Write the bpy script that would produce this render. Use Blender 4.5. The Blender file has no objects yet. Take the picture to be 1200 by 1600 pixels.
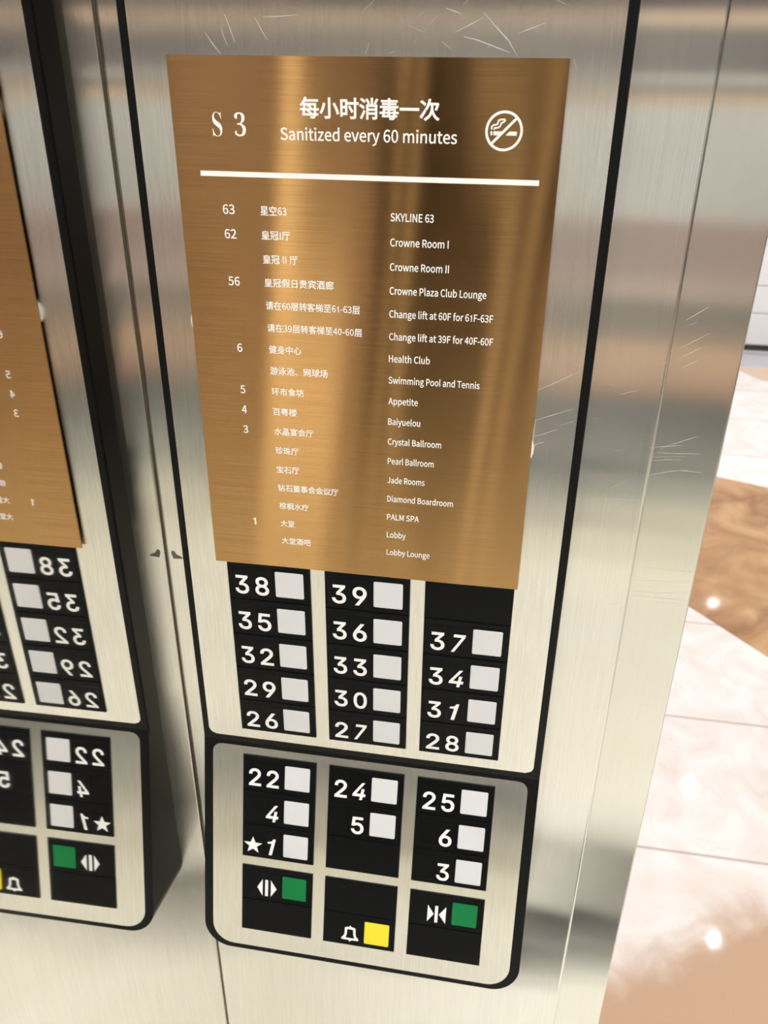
import bpy, bmesh, math, random
from mathutils import Vector, Matrix
from mathutils.geometry import delaunay_2d_cdt

scene = bpy.context.scene
col = scene.collection
S = 0.00145                 # metres per layout unit (button pitch 46 units)
Z0 = 1.5 - 206.06 * S       # height of the layout origin above the floor
FLOOR = -Z0 / S
AM = 0.013                  # the polished side wall is not quite square to the front
XM = -59.76
WY = 17.0                   # front wall surface
BACK = -1400.0
CEIL = FLOOR + 2.4 / S
TILT = 0.2459
HZ = -108.0


def P(x, y, z):
    return Vector((x * S, y * S, z * S + Z0))


# ------------------------------------------------------------------ camera
cam_d = bpy.data.cameras.new('camera')
cam = bpy.data.objects.new('camera', cam_d)
col.objects.link(cam)
scene.camera = cam
right = Vector((0.98608018, 0.16604459, 0.00866402))
down = Vector((0.08575407, -0.46323739, -0.8820756))
fwd = Vector((-0.14245038, 0.87054024, -0.47102821))
m = Matrix((right, -down, -fwd)).transposed().to_4x4()
m.translation = P(101.9175, -314.4355, 206.0607)
cam.matrix_world = m
cam_d.sensor_fit = 'HORIZONTAL'
cam_d.sensor_width = 36.0
cam_d.lens = 1317.93 / 1200 * 36.0
cam_d.clip_start = 0.02
cam_d.clip_end = 60
cam_d.dof.use_dof = True
cam_d.dof.focus_distance = 0.505
cam_d.dof.aperture_fstop = 20.0

# ------------------------------------------------------------------ world, exposure
w = bpy.data.worlds.new('world')
scene.world = w
w.use_nodes = True
w.node_tree.nodes['Background'].inputs[0].default_value = (1, 0.97, 0.93, 1)
w.node_tree.nodes['Background'].inputs[1].default_value = 0.05
scene.cycles.sample_clamp_indirect = 8.0
scene.view_settings.view_transform = 'Standard'
scene.view_settings.look = 'None'
scene.view_settings.exposure = 0.0
scene.view_settings.gamma = 1.0
scene.view_settings.use_curve_mapping = False

CAR_W = 5.7        # watts of one car downlight
CAR_PANEL_W = 2.5  # watts of the luminous ceiling panel
LOBBY_W = 9.3
WARM = (0.99, 1.0, 0.985)


def area_lamp(name, loc, w_, size, shape='DISK', color=WARM, rot=(0, 0, 0), size_y=None):
    d = bpy.data.lights.new(name, 'AREA')
    d.energy = w_
    d.shape = shape
    d.size = size
    if size_y:
        d.size_y = size_y
    d.color = color
    o = bpy.data.objects.new(name, d)
    o.location = loc
    o.rotation_euler = rot
    col.objects.link(o)
    return o


CAR_DIM = [0.15, 1.0, 1.3, 1.3, 1.1, 1.1]
CAR_LAMPS = [(33, -880), (322, -880), (611, -880), (900, -880), (611, -150), (900, -150)]
for i, (x, y) in enumerate(CAR_LAMPS):
    area_lamp('car_downlight_bulb', P(x, y, CEIL - 8), CAR_W * CAR_DIM[i], 0.16)
area_lamp('car_ceiling_panel_glow', P(700, -640, CEIL - 12), CAR_PANEL_W, 0.6, 'RECTANGLE', WARM, (0, 0, 0), 0.8)
LOBBY_CEIL = FLOOR + 2.8 / S
LOBBY_LAMPS = [(1040, 1140), (1028, 1951), (1051, 2762), (200, 1140), (200, 1951), (200, 2762), (1850, 1140), (1850, 1951), (1850, 2762)]
for i, (x, y) in enumerate(LOBBY_LAMPS):
    area_lamp('lobby_downlight_bulb', P(x, y, LOBBY_CEIL - 8), LOBBY_W, 0.028, color=(0.97, 0.98, 1.0))

area_lamp('lobby_wall_bulb', P(1120, 3255, 416), 0.5, 0.018, color=(0.95, 0.97, 1.0), rot=(math.radians(90), 0, math.radians(0)))


# ------------------------------------------------------------------ materials
def nodes_of(name):
    mt = bpy.data.materials.new(name)
    mt.use_nodes = True
    nt = mt.node_tree
    return mt, nt, nt.nodes['Principled BSDF']


def lin(r, g, b):
    f = lambda c: (c / 255 / 12.92) if c / 255 <= 0.04045 else ((c / 255 + 0.055) / 1.055) ** 2.4
    return (f(r), f(g), f(b), 1)


def plain(name, c, rough=0.4, spec=0.5, var=0.06, scale=60, metallic=0.0):
    mt, nt, b = nodes_of(name)
    n = nt.nodes.new('ShaderNodeTexNoise')
    n.inputs['Scale'].default_value = scale
    n.inputs['Detail'].default_value = 4
    tc = nt.nodes.new('ShaderNodeTexCoord')
    nt.links.new(tc.outputs['Object'], n.inputs['Vector'])
    mp = nt.nodes.new('ShaderNodeMapRange')
    mp.inputs['To Min'].default_value = 1 - var
    mp.inputs['To Max'].default_value = 1 + var
    nt.links.new(n.outputs['Fac'], mp.inputs['Value'])
    mx = nt.nodes.new('ShaderNodeVectorMath')
    mx.operation = 'SCALE'
    mx.inputs[0].default_value = c[:3]
    nt.links.new(mp.outputs[0], mx.inputs['Scale'])
    nt.links.new(mx.outputs[0], b.inputs['Base Color'])
    b.inputs['Roughness'].default_value = rough
    b.inputs['Specular IOR Level'].default_value = spec
    b.inputs['Metallic'].default_value = metallic
    return mt


def brushed(name, c, rough, aniso, grain, rot=0.0, dist='GGX', var=0.06, rvar=0.05, patch=0.05):
    """Brushed metal: grain = stretch of the fine lines along each local axis."""
    mt, nt, b = nodes_of(name)
    tc = nt.nodes.new('ShaderNodeTexCoord')
    mp = nt.nodes.new('ShaderNodeMapping')
    mp.inputs['Scale'].default_value = grain
    nt.links.new(tc.outputs['Object'], mp.inputs['Vector'])
    n = nt.nodes.new('ShaderNodeTexNoise')
    n.inputs['Scale'].default_value = 1.0
    n.inputs['Detail'].default_value = 3
    nt.links.new(mp.outputs[0], n.inputs['Vector'])
    n2 = nt.nodes.new('ShaderNodeTexNoise')
    n2.inputs['Scale'].default_value = 14
    n2.inputs['Detail'].default_value = 3
    nt.links.new(tc.outputs['Object'], n2.inputs['Vector'])
    mr = nt.nodes.new('ShaderNodeMapRange')
    mr.inputs['From Min'].default_value = 0.3
    mr.inputs['From Max'].default_value = 0.7
    mr.inputs['To Min'].default_value = 1 - var
    mr.inputs['To Max'].default_value = 1 + var
    nt.links.new(n.outputs['Fac'], mr.inputs['Value'])
    sc = nt.nodes.new('ShaderNodeVectorMath')
    sc.operation = 'SCALE'
    sc.inputs[0].default_value = c[:3]
    nt.links.new(mr.outputs[0], sc.inputs['Scale'])
    g = nt.nodes.new('ShaderNodeBsdfAnisotropic')
    g.distribution = dist
    nt.links.new(sc.outputs[0], g.inputs['Color'])
    nt.links.new(g.outputs[0], nt.nodes['Material Output'].inputs['Surface'])
    nt.nodes.remove(b)
    r = nt.nodes.new('ShaderNodeMapRange')
    r.inputs['From Min'].default_value = 0.3
    r.inputs['From Max'].default_value = 0.7
    r.inputs['To Min'].default_value = rough - rvar
    r.inputs['To Max'].default_value = rough + rvar
    nt.links.new(n2.outputs['Fac'], r.inputs['Value'])
    nt.links.new(r.outputs[0], g.inputs['Roughness'])
    g.inputs['Anisotropy'].default_value = aniso
    g.inputs['Rotation'].default_value = rot
    tg = nt.nodes.new('ShaderNodeTangent')
    tg.direction_type = 'RADIAL'
    tg.axis = 'Z'
    nt.links.new(tg.outputs[0], g.inputs['Tangent'])
    return mt


STEEL = brushed('brushed_steel', (0.80, 0.79, 0.76), 0.165, -0.83, (2200, 2200, 14), dist='BECKMANN', rvar=0.012)
STEEL_PLATE = brushed('brushed_steel_plate', (0.82, 0.81, 0.78), 0.20, -0.78, (1500, 1500, 40), dist='BECKMANN', rvar=0.03)
STEEL_DOOR = brushed('brushed_steel_door', (0.77, 0.76, 0.72), 0.165, -0.83, (1500, 1500, 14), dist='BECKMANN', var=0.02, rvar=0.012)
MIRROR = brushed('polished_steel', (0.86, 0.84, 0.80), 0.03, 0.0, (900, 900, 10), var=0.015, rvar=0.005)
BRASS = brushed('brushed_brass', (0.62, 0.375, 0.165), 0.20, 0.76, (20, 20, 2600), dist='BECKMANN', var=0.10, rvar=0.01)
BLACK = plain('black_plastic', (0.0035, 0.004, 0.0046, 1), 0.30, 0.12)
RUBBER = plain('black_rubber', (0.0045, 0.0048, 0.005, 1), 0.32, 0.18)
WHITE_BTN = plain('white_button', (0.73, 0.735, 0.76, 1), 0.3, 0.5, var=0.01)
WHITE_INK = plain('white_print', (0.96, 0.96, 0.95, 1), 0.45, 0.3, var=0.01)
GREEN = plain('green_button', (0.004, 0.20, 0.055, 1), 0.3, 0.2, var=0.03)
YELLOW = plain('yellow_button', (0.95, 0.78, 0.03, 1), 0.3, 0.5, var=0.02)
DARK_SEAM = plain('seam_sealant', (0.13, 0.10, 0.06, 1), 0.6)
PAD = plain('white_foam', (0.80, 0.80, 0.76, 1), 0.7)


# ------------------------------------------------------------------ mesh helpers
def finish(name, bm, mat, parent=None, smooth=False):
    bmesh.ops.recalc_face_normals(bm, faces=bm.faces)
    me = bpy.data.meshes.new(name)
    bm.to_mesh(me)
    bm.free()
    me.materials.append(mat)
    if smooth:
        for p in me.polygons:
            p.use_smooth = True
    o = bpy.data.objects.new(name, me)
    col.objects.link(o)
    if parent:
        o.parent = parent
    return o


def add_prism(bm, pts, y0, y1, bevel=0.0, seg=2, back=None):
    """pts: (x, z) in layout units, front at y0, back at y1; local frame, metres."""
    f = [bm.verts.new((x * S, y0 * S, z * S)) for x, z in pts]
    k = [bm.verts.new((x * S, (back(x, z) if back else y1) * S, z * S)) for x, z in pts]
    n = len(pts)
    ff = bm.faces.new(f)
    bm.faces.new(list(reversed(k)))
    for i in range(n):
        bm.faces.new((f[i], k[i], k[(i + 1) % n], f[(i + 1) % n]))
    if bevel:
        bmesh.ops.bevel(bm, geom=list(ff.edges), offset=bevel * S, segments=seg, affect='EDGES', profile=0.5)
    return ff


def rect(x0, x1, z0, z1):
    return [(x0, z0), (x1, z0), (x1, z1), (x0, z1)]


def rrect(x0, x1, z0, z1, r_bl, r_br, r_tr, r_tl, n=8):
    out = []
    for cx, cz, r, a0 in ((x0 + r_bl, z0 + r_bl, r_bl, 180), (x1 - r_br, z0 + r_br, r_br, 270),
                          (x1 - r_tr, z1 - r_tr, r_tr, 0), (x0 + r_tl, z1 - r_tl, r_tl, 90)):
        if r <= 0:
            out.append((cx, cz))
            continue
        for i in range(n + 1):
            a = math.radians(a0 + 90 * i / n)
            out.append((cx + r * math.cos(a), cz + r * math.sin(a)))
    return out


def add_box(bm, x0, x1, y0, y1, z0, z1, bevel=0.0, seg=2):
    vs = [bm.verts.new((x * S, y * S, z * S)) for x in (x0, x1) for y in (y0, y1) for z in (z0, z1)]
    fs = []
    for q in ((0, 1, 3, 2), (4, 6, 7, 5), (0, 4, 5, 1), (2, 3, 7, 6), (0, 2, 6, 4), (1, 5, 7, 3)):
        fs.append(bm.faces.new([vs[i] for i in q]))
    if bevel:
        es = {e for f in fs for e in f.edges}
        bmesh.ops.bevel(bm, geom=list(es), offset=bevel * S, segments=seg, affect='EDGES', profile=0.5)


def structure(name, bm, mat):
    o = finish(name, bm, mat)
    o.location = (0, 0, Z0)
    o['kind'] = 'structure'
    return o


def empty(name, loc, label=None, cat=None, group=None, parent=None):
    o = bpy.data.objects.new(name, None)
    o.empty_display_size = 0.02
    col.objects.link(o)
    o.location = loc
    if parent:
        o.parent = parent
    if label:
        o['label'] = label
    if cat:
        o['category'] = cat
    if group:
        o['group'] = group
    return o


# ------------------------------------------------------------------ structure: the car
bm = bmesh.new()
add_box(bm, XM - 0.3, 159.9, WY, WY + 6, FLOOR, CEIL, 1.6, 4)
wall_front = structure('wall_front', bm, STEEL)
wall_front['label'] = 'brushed steel front return of the lift car carrying the button panel'

bm = bmesh.new()
yb = BACK
add = [(XM - math.tan(AM) * y, y) for y in (WY + 5, yb)]
(xa, ya), (xb, yb2) = add
vs = []
for z in (FLOOR, CEIL):
    vs += [bm.verts.new((x * S, y * S, z * S)) for x, y in ((xa, ya), (xb, yb2), (xb - 25, yb2), (xa - 25, ya))]
for q in ((0, 1, 2, 3), (7, 6, 5, 4), (0, 4, 5, 1), (1, 5, 6, 2), (2, 6, 7, 3), (3, 7, 4, 0)):
    bm.faces.new([vs[i] for i in q])
wall_left = structure('wall_left', bm, MIRROR)
wall_left['label'] = 'mirror polished steel side wall reflecting the button panel'

bm = bmesh.new()
add_box(bm, XM - 0.6, XM + 0.2, WY - 0.25, WY + 0.2, FLOOR, CEIL)
structure('trim_1', bm, DARK_SEAM)

# car door, slid almost fully open, its leading edge showing past the front return
bm = bmesh.new()
add_box(bm, -260, 188.3, 25, 45, FLOOR + 3, FLOOR + 2.1 / S, 0.8, 3)
door = structure('door_1', bm, STEEL_DOOR)
door['label'] = 'steel lift car door slid open behind the front return'
bm = bmesh.new()
add_box(bm, 822, 1120, 25, 45, FLOOR + 3, FLOOR + 2.1 / S, 0.8, 3)
structure('door_2', bm, STEEL_DOOR)
bm = bmesh.new()
add_box(bm, 850, 1075, WY, WY + 6, FLOOR, CEIL, 0.7, 3)
add_box(bm, 159.4, 850, WY, WY + 6, FLOOR + 2.1 / S, CEIL, 0.7, 3)
structure('wall_front_right', bm, STEEL)

CREAM = (0.86, 0.82, 0.70, 1)


def cream_floor():
    mt, nt, b = nodes_of('cream_marble')
    tc = nt.nodes.new('ShaderNodeTexCoord')
    n = nt.nodes.new('ShaderNodeTexNoise')
    n.inputs['Scale'].default_value = 5
    n.inputs['Detail'].default_value = 6
    n.inputs['Distortion'].default_value = 1.0
    nt.links.new(tc.outputs['Object'], n.inputs['Vector'])
    cr = nt.nodes.new('ShaderNodeValToRGB')
    cr.color_ramp.elements[0].position = 0.3
    cr.color_ramp.elements[0].color = (0.83, 0.79, 0.68, 1)
    cr.color_ramp.elements[1].position = 0.7
    cr.color_ramp.elements[1].color = (0.90, 0.88, 0.80, 1)
    nt.links.new(n.outputs['Fac'], cr.inputs[0])
    nt.links.new(cr.outputs[0], b.inputs['Base Color'])
    b.inputs['Roughness'].default_value = 0.25
    return mt


bm = bmesh.new()
add_box(bm, XM - 30, 1120, BACK - 20, 46, FLOOR - 20, FLOOR)
structure('floor', bm, cream_floor())

# added dark shape and two pale lines, standing in for a dark object's reflection
DARK_STAND_IN = plain('dark_stand_in', (0.02, 0.019, 0.018, 1), 0.6, 0.2)
bm = bmesh.new()
dark_pts = [(40, -322), (300, -368), (560, -372), (560, -562), (262, -561), (226, -447), (40, -464)]
lo = [bm.verts.new((x * S, y * S, (FLOOR - 1) * S)) for x, y in dark_pts]
hi = [bm.verts.new((x * S, y * S, (FLOOR + 0.6) * S)) for x, y in dark_pts]
bm.faces.new(hi)
bm.faces.new(list(reversed(lo)))
for i in range(len(dark_pts)):
    j = (i + 1) % len(dark_pts)
    bm.faces.new((lo[i], lo[j], hi[j], hi[i]))
structure('added_dark_shape', bm, DARK_STAND_IN)

bm = bmesh.new()
for (xa, ya), (xb, yb_) in (((40, -386), (560, -470)), ((40, -338), (560, -396))):
    vs = [bm.verts.new((x * S, y * S, (FLOOR + 0.9) * S)) for x, y in ((xa, ya - 2.5), (xb, yb_ - 2.5), (xb, yb_ + 2.5), (xa, ya + 2.5))]
    bm.faces.new(vs)
structure('added_floor_lines', bm, plain('pale_floor_line', (0.6, 0.58, 0.54, 1), 0.3))  # added pale lines, mirrored as bright lines in the steel
bm = bmesh.new()
for (xa, ya), (xb, yb_) in (((-60, -590), (560, -1195)),):
    vs = [bm.verts.new((x * S, y * S, (FLOOR + 0.5) * S)) for x, y in ((xa - 7, ya - 7), (xb - 7, yb_ - 7), (xb + 7, yb_ + 7), (xa + 7, ya + 7))]
    bm.faces.new(vs)
structure('trim_4', bm, plain('floor_joint', (0.30, 0.28, 0.23, 1), 0.5))

# car back wall: lower dark panel, tan rail band, mauve panel, pale panel, dark upper panel
WALL_DARK = plain('slate_laminate', (0.07, 0.073, 0.08, 1), 0.35)
WALL_TAN = plain('tan_wood', (0.54, 0.34, 0.22, 1), 0.4, var=0.2)
WALL_GREY = plain('grey_laminate', (0.14, 0.125, 0.115, 1), 0.4)
WALL_MAUVE = plain('mauve_laminate', (0.28, 0.20, 0.185, 1), 0.4)
WALL_PALE = plain('pale_laminate', (0.66, 0.655, 0.65, 1), 0.5)
WALL_TOP = plain('purple_grey_laminate', (0.085, 0.07, 0.077, 1), 0.4)
WALL_LINE = plain('light_strip', (0.55, 0.53, 0.50, 1), 0.4)
WALL_GOLD = plain('gold_strip', (0.52, 0.37, 0.25, 1), 0.4)
BANDS = [(FLOOR, -660, 'skirting', plain('cream_skirting', (0.8, 0.77, 0.66, 1), 0.4)),
         (-660, -595, 'lower_panel', plain('light_grey_laminate', (0.36, 0.37, 0.36, 1), 0.4)), (-595, -505, 'lower_panel', plain('mid_grey_laminate', (0.13, 0.14, 0.145, 1), 0.35)), (-505, -420, 'lower_panel', WALL_DARK),
         (-420, -395, 'rail_band', plain('red_wood', (0.36, 0.16, 0.10, 1), 0.4)), (-395, -300, 'rail_band', WALL_TAN), (-300, -215, 'grey_band', WALL_GREY),
         (-215, -175, 'middle_panel', plain('pink_laminate', (0.46, 0.34, 0.30, 1), 0.4)), (-175, -60, 'middle_panel', WALL_MAUVE), (-60, 138, 'pale_panel', WALL_PALE),
         (138, 156, 'gold_strip', WALL_GOLD), (156, 178, 'grey_band', WALL_GREY),
         (178, 188, 'light_strip', WALL_LINE), (188, 268, 'upper_panel', WALL_TOP),
         (268, 290, 'gold_strip', WALL_GOLD), (290, CEIL, 'upper_panel', WALL_TOP)]
bm = bmesh.new()
add_box(bm, XM - 60, 1120, BACK - 25, BACK - 5, FLOOR, CEIL)
wall_back = structure('wall_back', bm, WALL_GREY)
for z0, z1, nm, mt in BANDS:
    bm = bmesh.new()
    add_box(bm, 170, 480 if nm == 'pale_panel' else 1100, BACK - 5, BACK, z0, z1)
    o = finish(nm, bm, mt, wall_back)
bm = bmesh.new()
add_box(bm, 480, 1100, BACK - 5, BACK, -60, 138)
finish('silver_panel', bm, plain('silver_laminate', (0.30, 0.30, 0.295, 1), 0.4), wall_back)
DARK_PANEL = plain('dark_brown_stand_in', (0.05, 0.035, 0.03, 1), 0.4)  # added unseen panel, standing in for a dark figure mirrored in the brass
bm = bmesh.new()
add_box(bm, XM - 40, 170, BACK - 5, BACK, FLOOR + 95, CEIL)
finish('added_dark_panel', bm, DARK_PANEL, wall_back)
bm = bmesh.new()
add_box(bm, 96, 112, BACK, BACK + 6, FLOOR + 95, CEIL)
finish('added_pale_strip', bm, plain('pale_streak_strip', (0.72, 0.66, 0.55, 1), 0.4), wall_back)  # unseen pale strip, added to give the brass a bright streak
bm = bmesh.new()
add_box(bm, XM - 40, 170, BACK - 5, BACK, FLOOR, FLOOR + 95)
finish('skirting', bm, BANDS[0][3], wall_back)

# two unseen glowing strips, added on the back wall for streaks in the brass
def glow(name, c, strength):
    mt, nt, b = nodes_of(name)
    e = nt.nodes.new('ShaderNodeEmission')
    e.inputs[0].default_value = c
    e.inputs[1].default_value = strength
    nt.links.new(e.outputs[0], nt.nodes['Material Output'].inputs['Surface'])
    nt.nodes.remove(b)
    return mt


bm = bmesh.new()
add_box(bm, 254, 294, BACK, BACK + 8, -560, 290, 2)
finish('added_glow_strip', bm, glow('streak_glow', (1.0, 0.94, 0.76, 1), 2.4), wall_back)
bm = bmesh.new()
add_box(bm, 38, 52, BACK, BACK + 8, -620, 290, 2)
finish('added_glow_strip', bm, glow('slim_streak_glow', (1.0, 0.93, 0.74, 1), 1.3), wall_back)
bm = bmesh.new()
add_box(bm, 1075, 1100, BACK, WY + 5, FLOOR, CEIL)
structure('wall_right', bm, STEEL)
bm = bmesh.new()
add_box(bm, XM - 60, 1120, BACK - 25, 46, CEIL, CEIL + 20)
structure('ceiling', bm, plain('ceiling_paint', (0.75, 0.72, 0.68, 1), 0.5))

# ------------------------------------------------------------------ structure: the lift lobby


def lobby_marble():
    mt, nt, b = nodes_of('pink_marble')
    tc = nt.nodes.new('ShaderNodeTexCoord')
    sep = nt.nodes.new('ShaderNodeSeparateXYZ')
    nt.links.new(tc.outputs['Object'], sep.inputs[0])
    n = nt.nodes.new('ShaderNodeTexNoise')
    n.inputs['Scale'].default_value = 6
    n.inputs['Detail'].default_value = 8
    n.inputs['Distortion'].default_value = 1.5
    nt.links.new(tc.outputs['Object'], n.inputs['Vector'])
    cr = nt.nodes.new('ShaderNodeValToRGB')
    cr.color_ramp.elements[0].position = 0.3
    cr.color_ramp.elements[0].color = (0.80, 0.70, 0.64, 1)
    cr.color_ramp.elements[1].position = 0.62
    cr.color_ramp.elements[1].color = (0.90, 0.84, 0.81, 1)
    nt.links.new(n.outputs['Fac'], cr.inputs[0])

    def math_(op, a, b_=None, c=None):
        k = nt.nodes.new('ShaderNodeMath')
        k.operation = op
        for i, v in enumerate((a, b_, c)):
            if v is None:
                continue
            if isinstance(v, (int, float)):
                k.inputs[i].default_value = v
            else:
                nt.links.new(v, k.inputs[i])
        return k.outputs[0]
    # joints every 306 units across the lobby, lines along x
    t = math_('FRACT', math_('DIVIDE', math_('SUBTRACT', sep.outputs['Y'], (615 - 3060) * S), 306 * S))
    j = math_('LESS_THAN', t, 0.016)
    # brown cloud of the stone near the threshold
    e = math_('SUBTRACT', sep.outputs['Y'], math_('ADD', math_('MULTIPLY', sep.outputs['X'], 0.66), (400 - 0.66 * 278) * S))
    e = math_('ADD', e, math_('MULTIPLY', math_('SUBTRACT', n.outputs['Fac'], 0.5), 0.12))
    mrr = nt.nodes.new('ShaderNodeMapRange')
    mrr.interpolation_type = 'SMOOTHSTEP'
    mrr.inputs['From Min'].default_value = 0.05
    mrr.inputs['From Max'].default_value = -0.07
    nt.links.new(e, mrr.inputs['Value'])
    mx = nt.nodes.new('ShaderNodeMixRGB')
    nt.links.new(mrr.outputs[0], mx.inputs[0])
    nt.links.new(cr.outputs[0], mx.inputs[1])
    mx.inputs[2].default_value = (0.55, 0.36, 0.24, 1)
    # thin veins
    v = nt.nodes.new('ShaderNodeTexNoise')
    v.inputs['Scale'].default_value = 3.5
    v.inputs['Detail'].default_value = 3
    v.inputs['Distortion'].default_value = 0.8
    nt.links.new(tc.outputs['Object'], v.inputs['Vector'])
    vv = math_('LESS_THAN', math_('ABSOLUTE', math_('SUBTRACT', v.outputs['Fac'], 0.5)), 0.006)
    mv = nt.nodes.new('ShaderNodeMixRGB')
    nt.links.new(math_('MULTIPLY', vv, 0.10), mv.inputs[0])
    nt.links.new(mx.outputs[0], mv.inputs[1])
    mv.inputs[2].default_value = (0.62, 0.45, 0.36, 1)
    mj = nt.nodes.new('ShaderNodeMixRGB')
    nt.links.new(math_('MULTIPLY', j, 0.7), mj.inputs[0])
    nt.links.new(mv.outputs[0], mj.inputs[1])
    mj.inputs[2].default_value = (0.45, 0.33, 0.28, 1)
    nt.links.new(mj.outputs[0], b.inputs['Base Color'])
    b.inputs['Roughness'].default_value = 0.03
    return mt


def brown_marble():
    mt, nt, b = nodes_of('brown_marble')
    tc = nt.nodes.new('ShaderNodeTexCoord')
    n = nt.nodes.new('ShaderNodeTexNoise')
    n.inputs['Scale'].default_value = 5
    n.inputs['Detail'].default_value = 9
    n.inputs['Distortion'].default_value = 1.2
    nt.links.new(tc.outputs['Object'], n.inputs['Vector'])
    cr = nt.nodes.new('ShaderNodeValToRGB')
    cr.color_ramp.elements[0].position = 0.32
    cr.color_ramp.elements[0].color = (0.30, 0.125, 0.035, 1)
    cr.color_ramp.elements[1].position = 0.68
    cr.color_ramp.elements[1].color = (0.60, 0.34, 0.15, 1)
    nt.links.new(n.outputs['Fac'], cr.inputs[0])
    nt.links.new(cr.outputs[0], b.inputs['Base Color'])
    b.inputs['Roughness'].default_value = 0.03
    return mt


bm = bmesh.new()
add_box(bm, -1500, 2600, 46, 3290, FLOOR - 20, FLOOR)
lobby_floor = structure('floor_lobby', bm, lobby_marble())
BROWN_M = brown_marble()


def floor_inlay(name, pts, mat):
    b_ = bmesh.new()
    lo = [b_.verts.new((x * S, y * S, FLOOR * S)) for x, y in pts]
    hi = [b_.verts.new((x * S, y * S, (FLOOR + 0.6) * S)) for x, y in pts]
    b_.faces.new(hi)
    b_.faces.new(list(reversed(lo)))
    for i in range(len(pts)):
        j = (i + 1) % len(pts)
        b_.faces.new((lo[i], lo[j], hi[j], hi[i]))
    return finish(name, b_, mat, lobby_floor)


floor_inlay('brown_marble_inlay', [(330, 1509), (560, 1229), (720, 1035), (1150, 1100), (1300, 1755), (814, 1932), (330, 2108)], BROWN_M)
floor_inlay('grey_border', [(-1500, 3036), (2600, 3036), (2600, 3240), (-1500, 3240)], plain('grey_marble', (0.50, 0.48, 0.52, 1), 0.15))
floor_inlay('beige_tile', [(1000, 2875), (1200, 2830), (1200, 3030), (910, 3030)], plain('beige_marble', (0.70, 0.50, 0.36, 1), 0.15))
WHITE_WALL = plain('white_panel', (0.88, 0.88, 0.87, 1), 0.35, var=0.02)
bm = bmesh.new()
add_box(bm, -1500, 2600, 3290, 3310, FLOOR, LOBBY_CEIL)
wall_lobby = structure('wall_lobby', bm, WHITE_WALL)
bm = bmesh.new()
for z0, z1 in ((22, 150), (153, 260), (263, 420), (423, 900), (904, 1900)):
    add_box(bm, -1500, 2600, 3270, 3290, FLOOR + z0, FLOOR + z1, 1.5)
finish('wall_panelling', bm, WHITE_WALL, wall_lobby)
bm = bmesh.new()
add_box(bm, -1500, 2600, 3262, 3290, FLOOR, FLOOR + 20)
o = structure('baseboard_lobby', bm, plain('dark_skirting', (0.03, 0.028, 0.028, 1), 0.4))
bm = bmesh.new()
add_box(bm, -1500, 2600, 46, 3310, LOBBY_CEIL, LOBBY_CEIL + 20)
structure('ceiling_lobby', bm, plain('lobby_ceiling_paint', (0.85, 0.84, 0.82, 1), 0.6))
bm = bmesh.new()
add_box(bm, -1520, -1500, 46, 3310, FLOOR, LOBBY_CEIL)
structure('wall_lobby_left', bm, WHITE_WALL)
bm = bmesh.new()
add_box(bm, 2600, 2620, 46, 3310, FLOOR, LOBBY_CEIL)
structure('wall_lobby_right', bm, WHITE_WALL)
bm = bmesh.new()
add_box(bm, -1500, 186, 110, 150, FLOOR, LOBBY_CEIL)
add_box(bm, 824, 2600, 110, 150, FLOOR, LOBBY_CEIL)
add_box(bm, 186, 824, 110, 150, FLOOR + 2.1 / S, LOBBY_CEIL)
structure('wall_lobby_front', bm, WHITE_WALL)

# ------------------------------------------------------------------ the operating panel
panel = empty('lift_control_panel', P(0, 0, 0),
              'tall black-edged steel lift button panel with rows of square white buttons', 'lift button panel')


def upper(bm, name, mat, smooth=False):
    return finish(name, bm, mat, panel, smooth)


def lower(o, parent_is_panel=True):
    o.location = (0, 0, HZ * S)
    o.rotation_euler = (-TILT, 0, 0)
    return o


FY = 1.6       # faceplate surface
MY = 0.2       # module surface
TOPZ = 420
bm = bmesh.new()
add_prism(bm, rect(-44.5, 129.9, HZ - 4, TOPZ), FY - 0.2, WY, 0.9, 3)
upper(bm, 'housing', RUBBER)
bm = bmesh.new()
ct, st = math.cos(TILT), math.sin(TILT)


def back_lower(x, z):
    # depth in the tilted frame at which this line meets the front wall
    return (WY + 0.0 - z * st) / ct


bm = bmesh.new()
add_prism(bm, rrect(-44.3, 129.8, -127.6, 2.2, 15, 15, 0.2, 0.2, 10), FY - 0.2, 0, 1.1, 3, back=back_lower)
o = lower(upper(bm, 'lower_housing', RUBBER))
bm = bmesh.new()
add_prism(bm, rrect(-40.9, 126.2, -104.2, TOPZ - 4, 3.5, 3.5, 3, 3), FY - 0.5, FY, 0.45, 2)
upper(bm, 'upper_faceplate', STEEL_PLATE)['label'] = 'flat brushed steel upper faceplate'
bm = bmesh.new()
add_prism(bm, rrect(-39.4, 124.6, -124.6, -1.9, 12, 12, 5, 5, 10), FY - 0.5, FY, 0.45, 2)
lower(upper(bm, 'lower_faceplate', STEEL_PLATE))['label'] = 'forward-tilted brushed steel lower faceplate'

MW, MH = 39.3, 20.1


def place(o, lowerf, x, y, z):
    """x, y, z in layout units of the upper or the tilted lower face."""
    if lowerf:
        o.location = (x * S, (y * ct + z * st) * S, (HZ - y * st + z * ct) * S)
        o.rotation_euler = (-TILT, 0, 0)
    else:
        o.location = (x * S, y * S, z * S)
    return o


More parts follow.
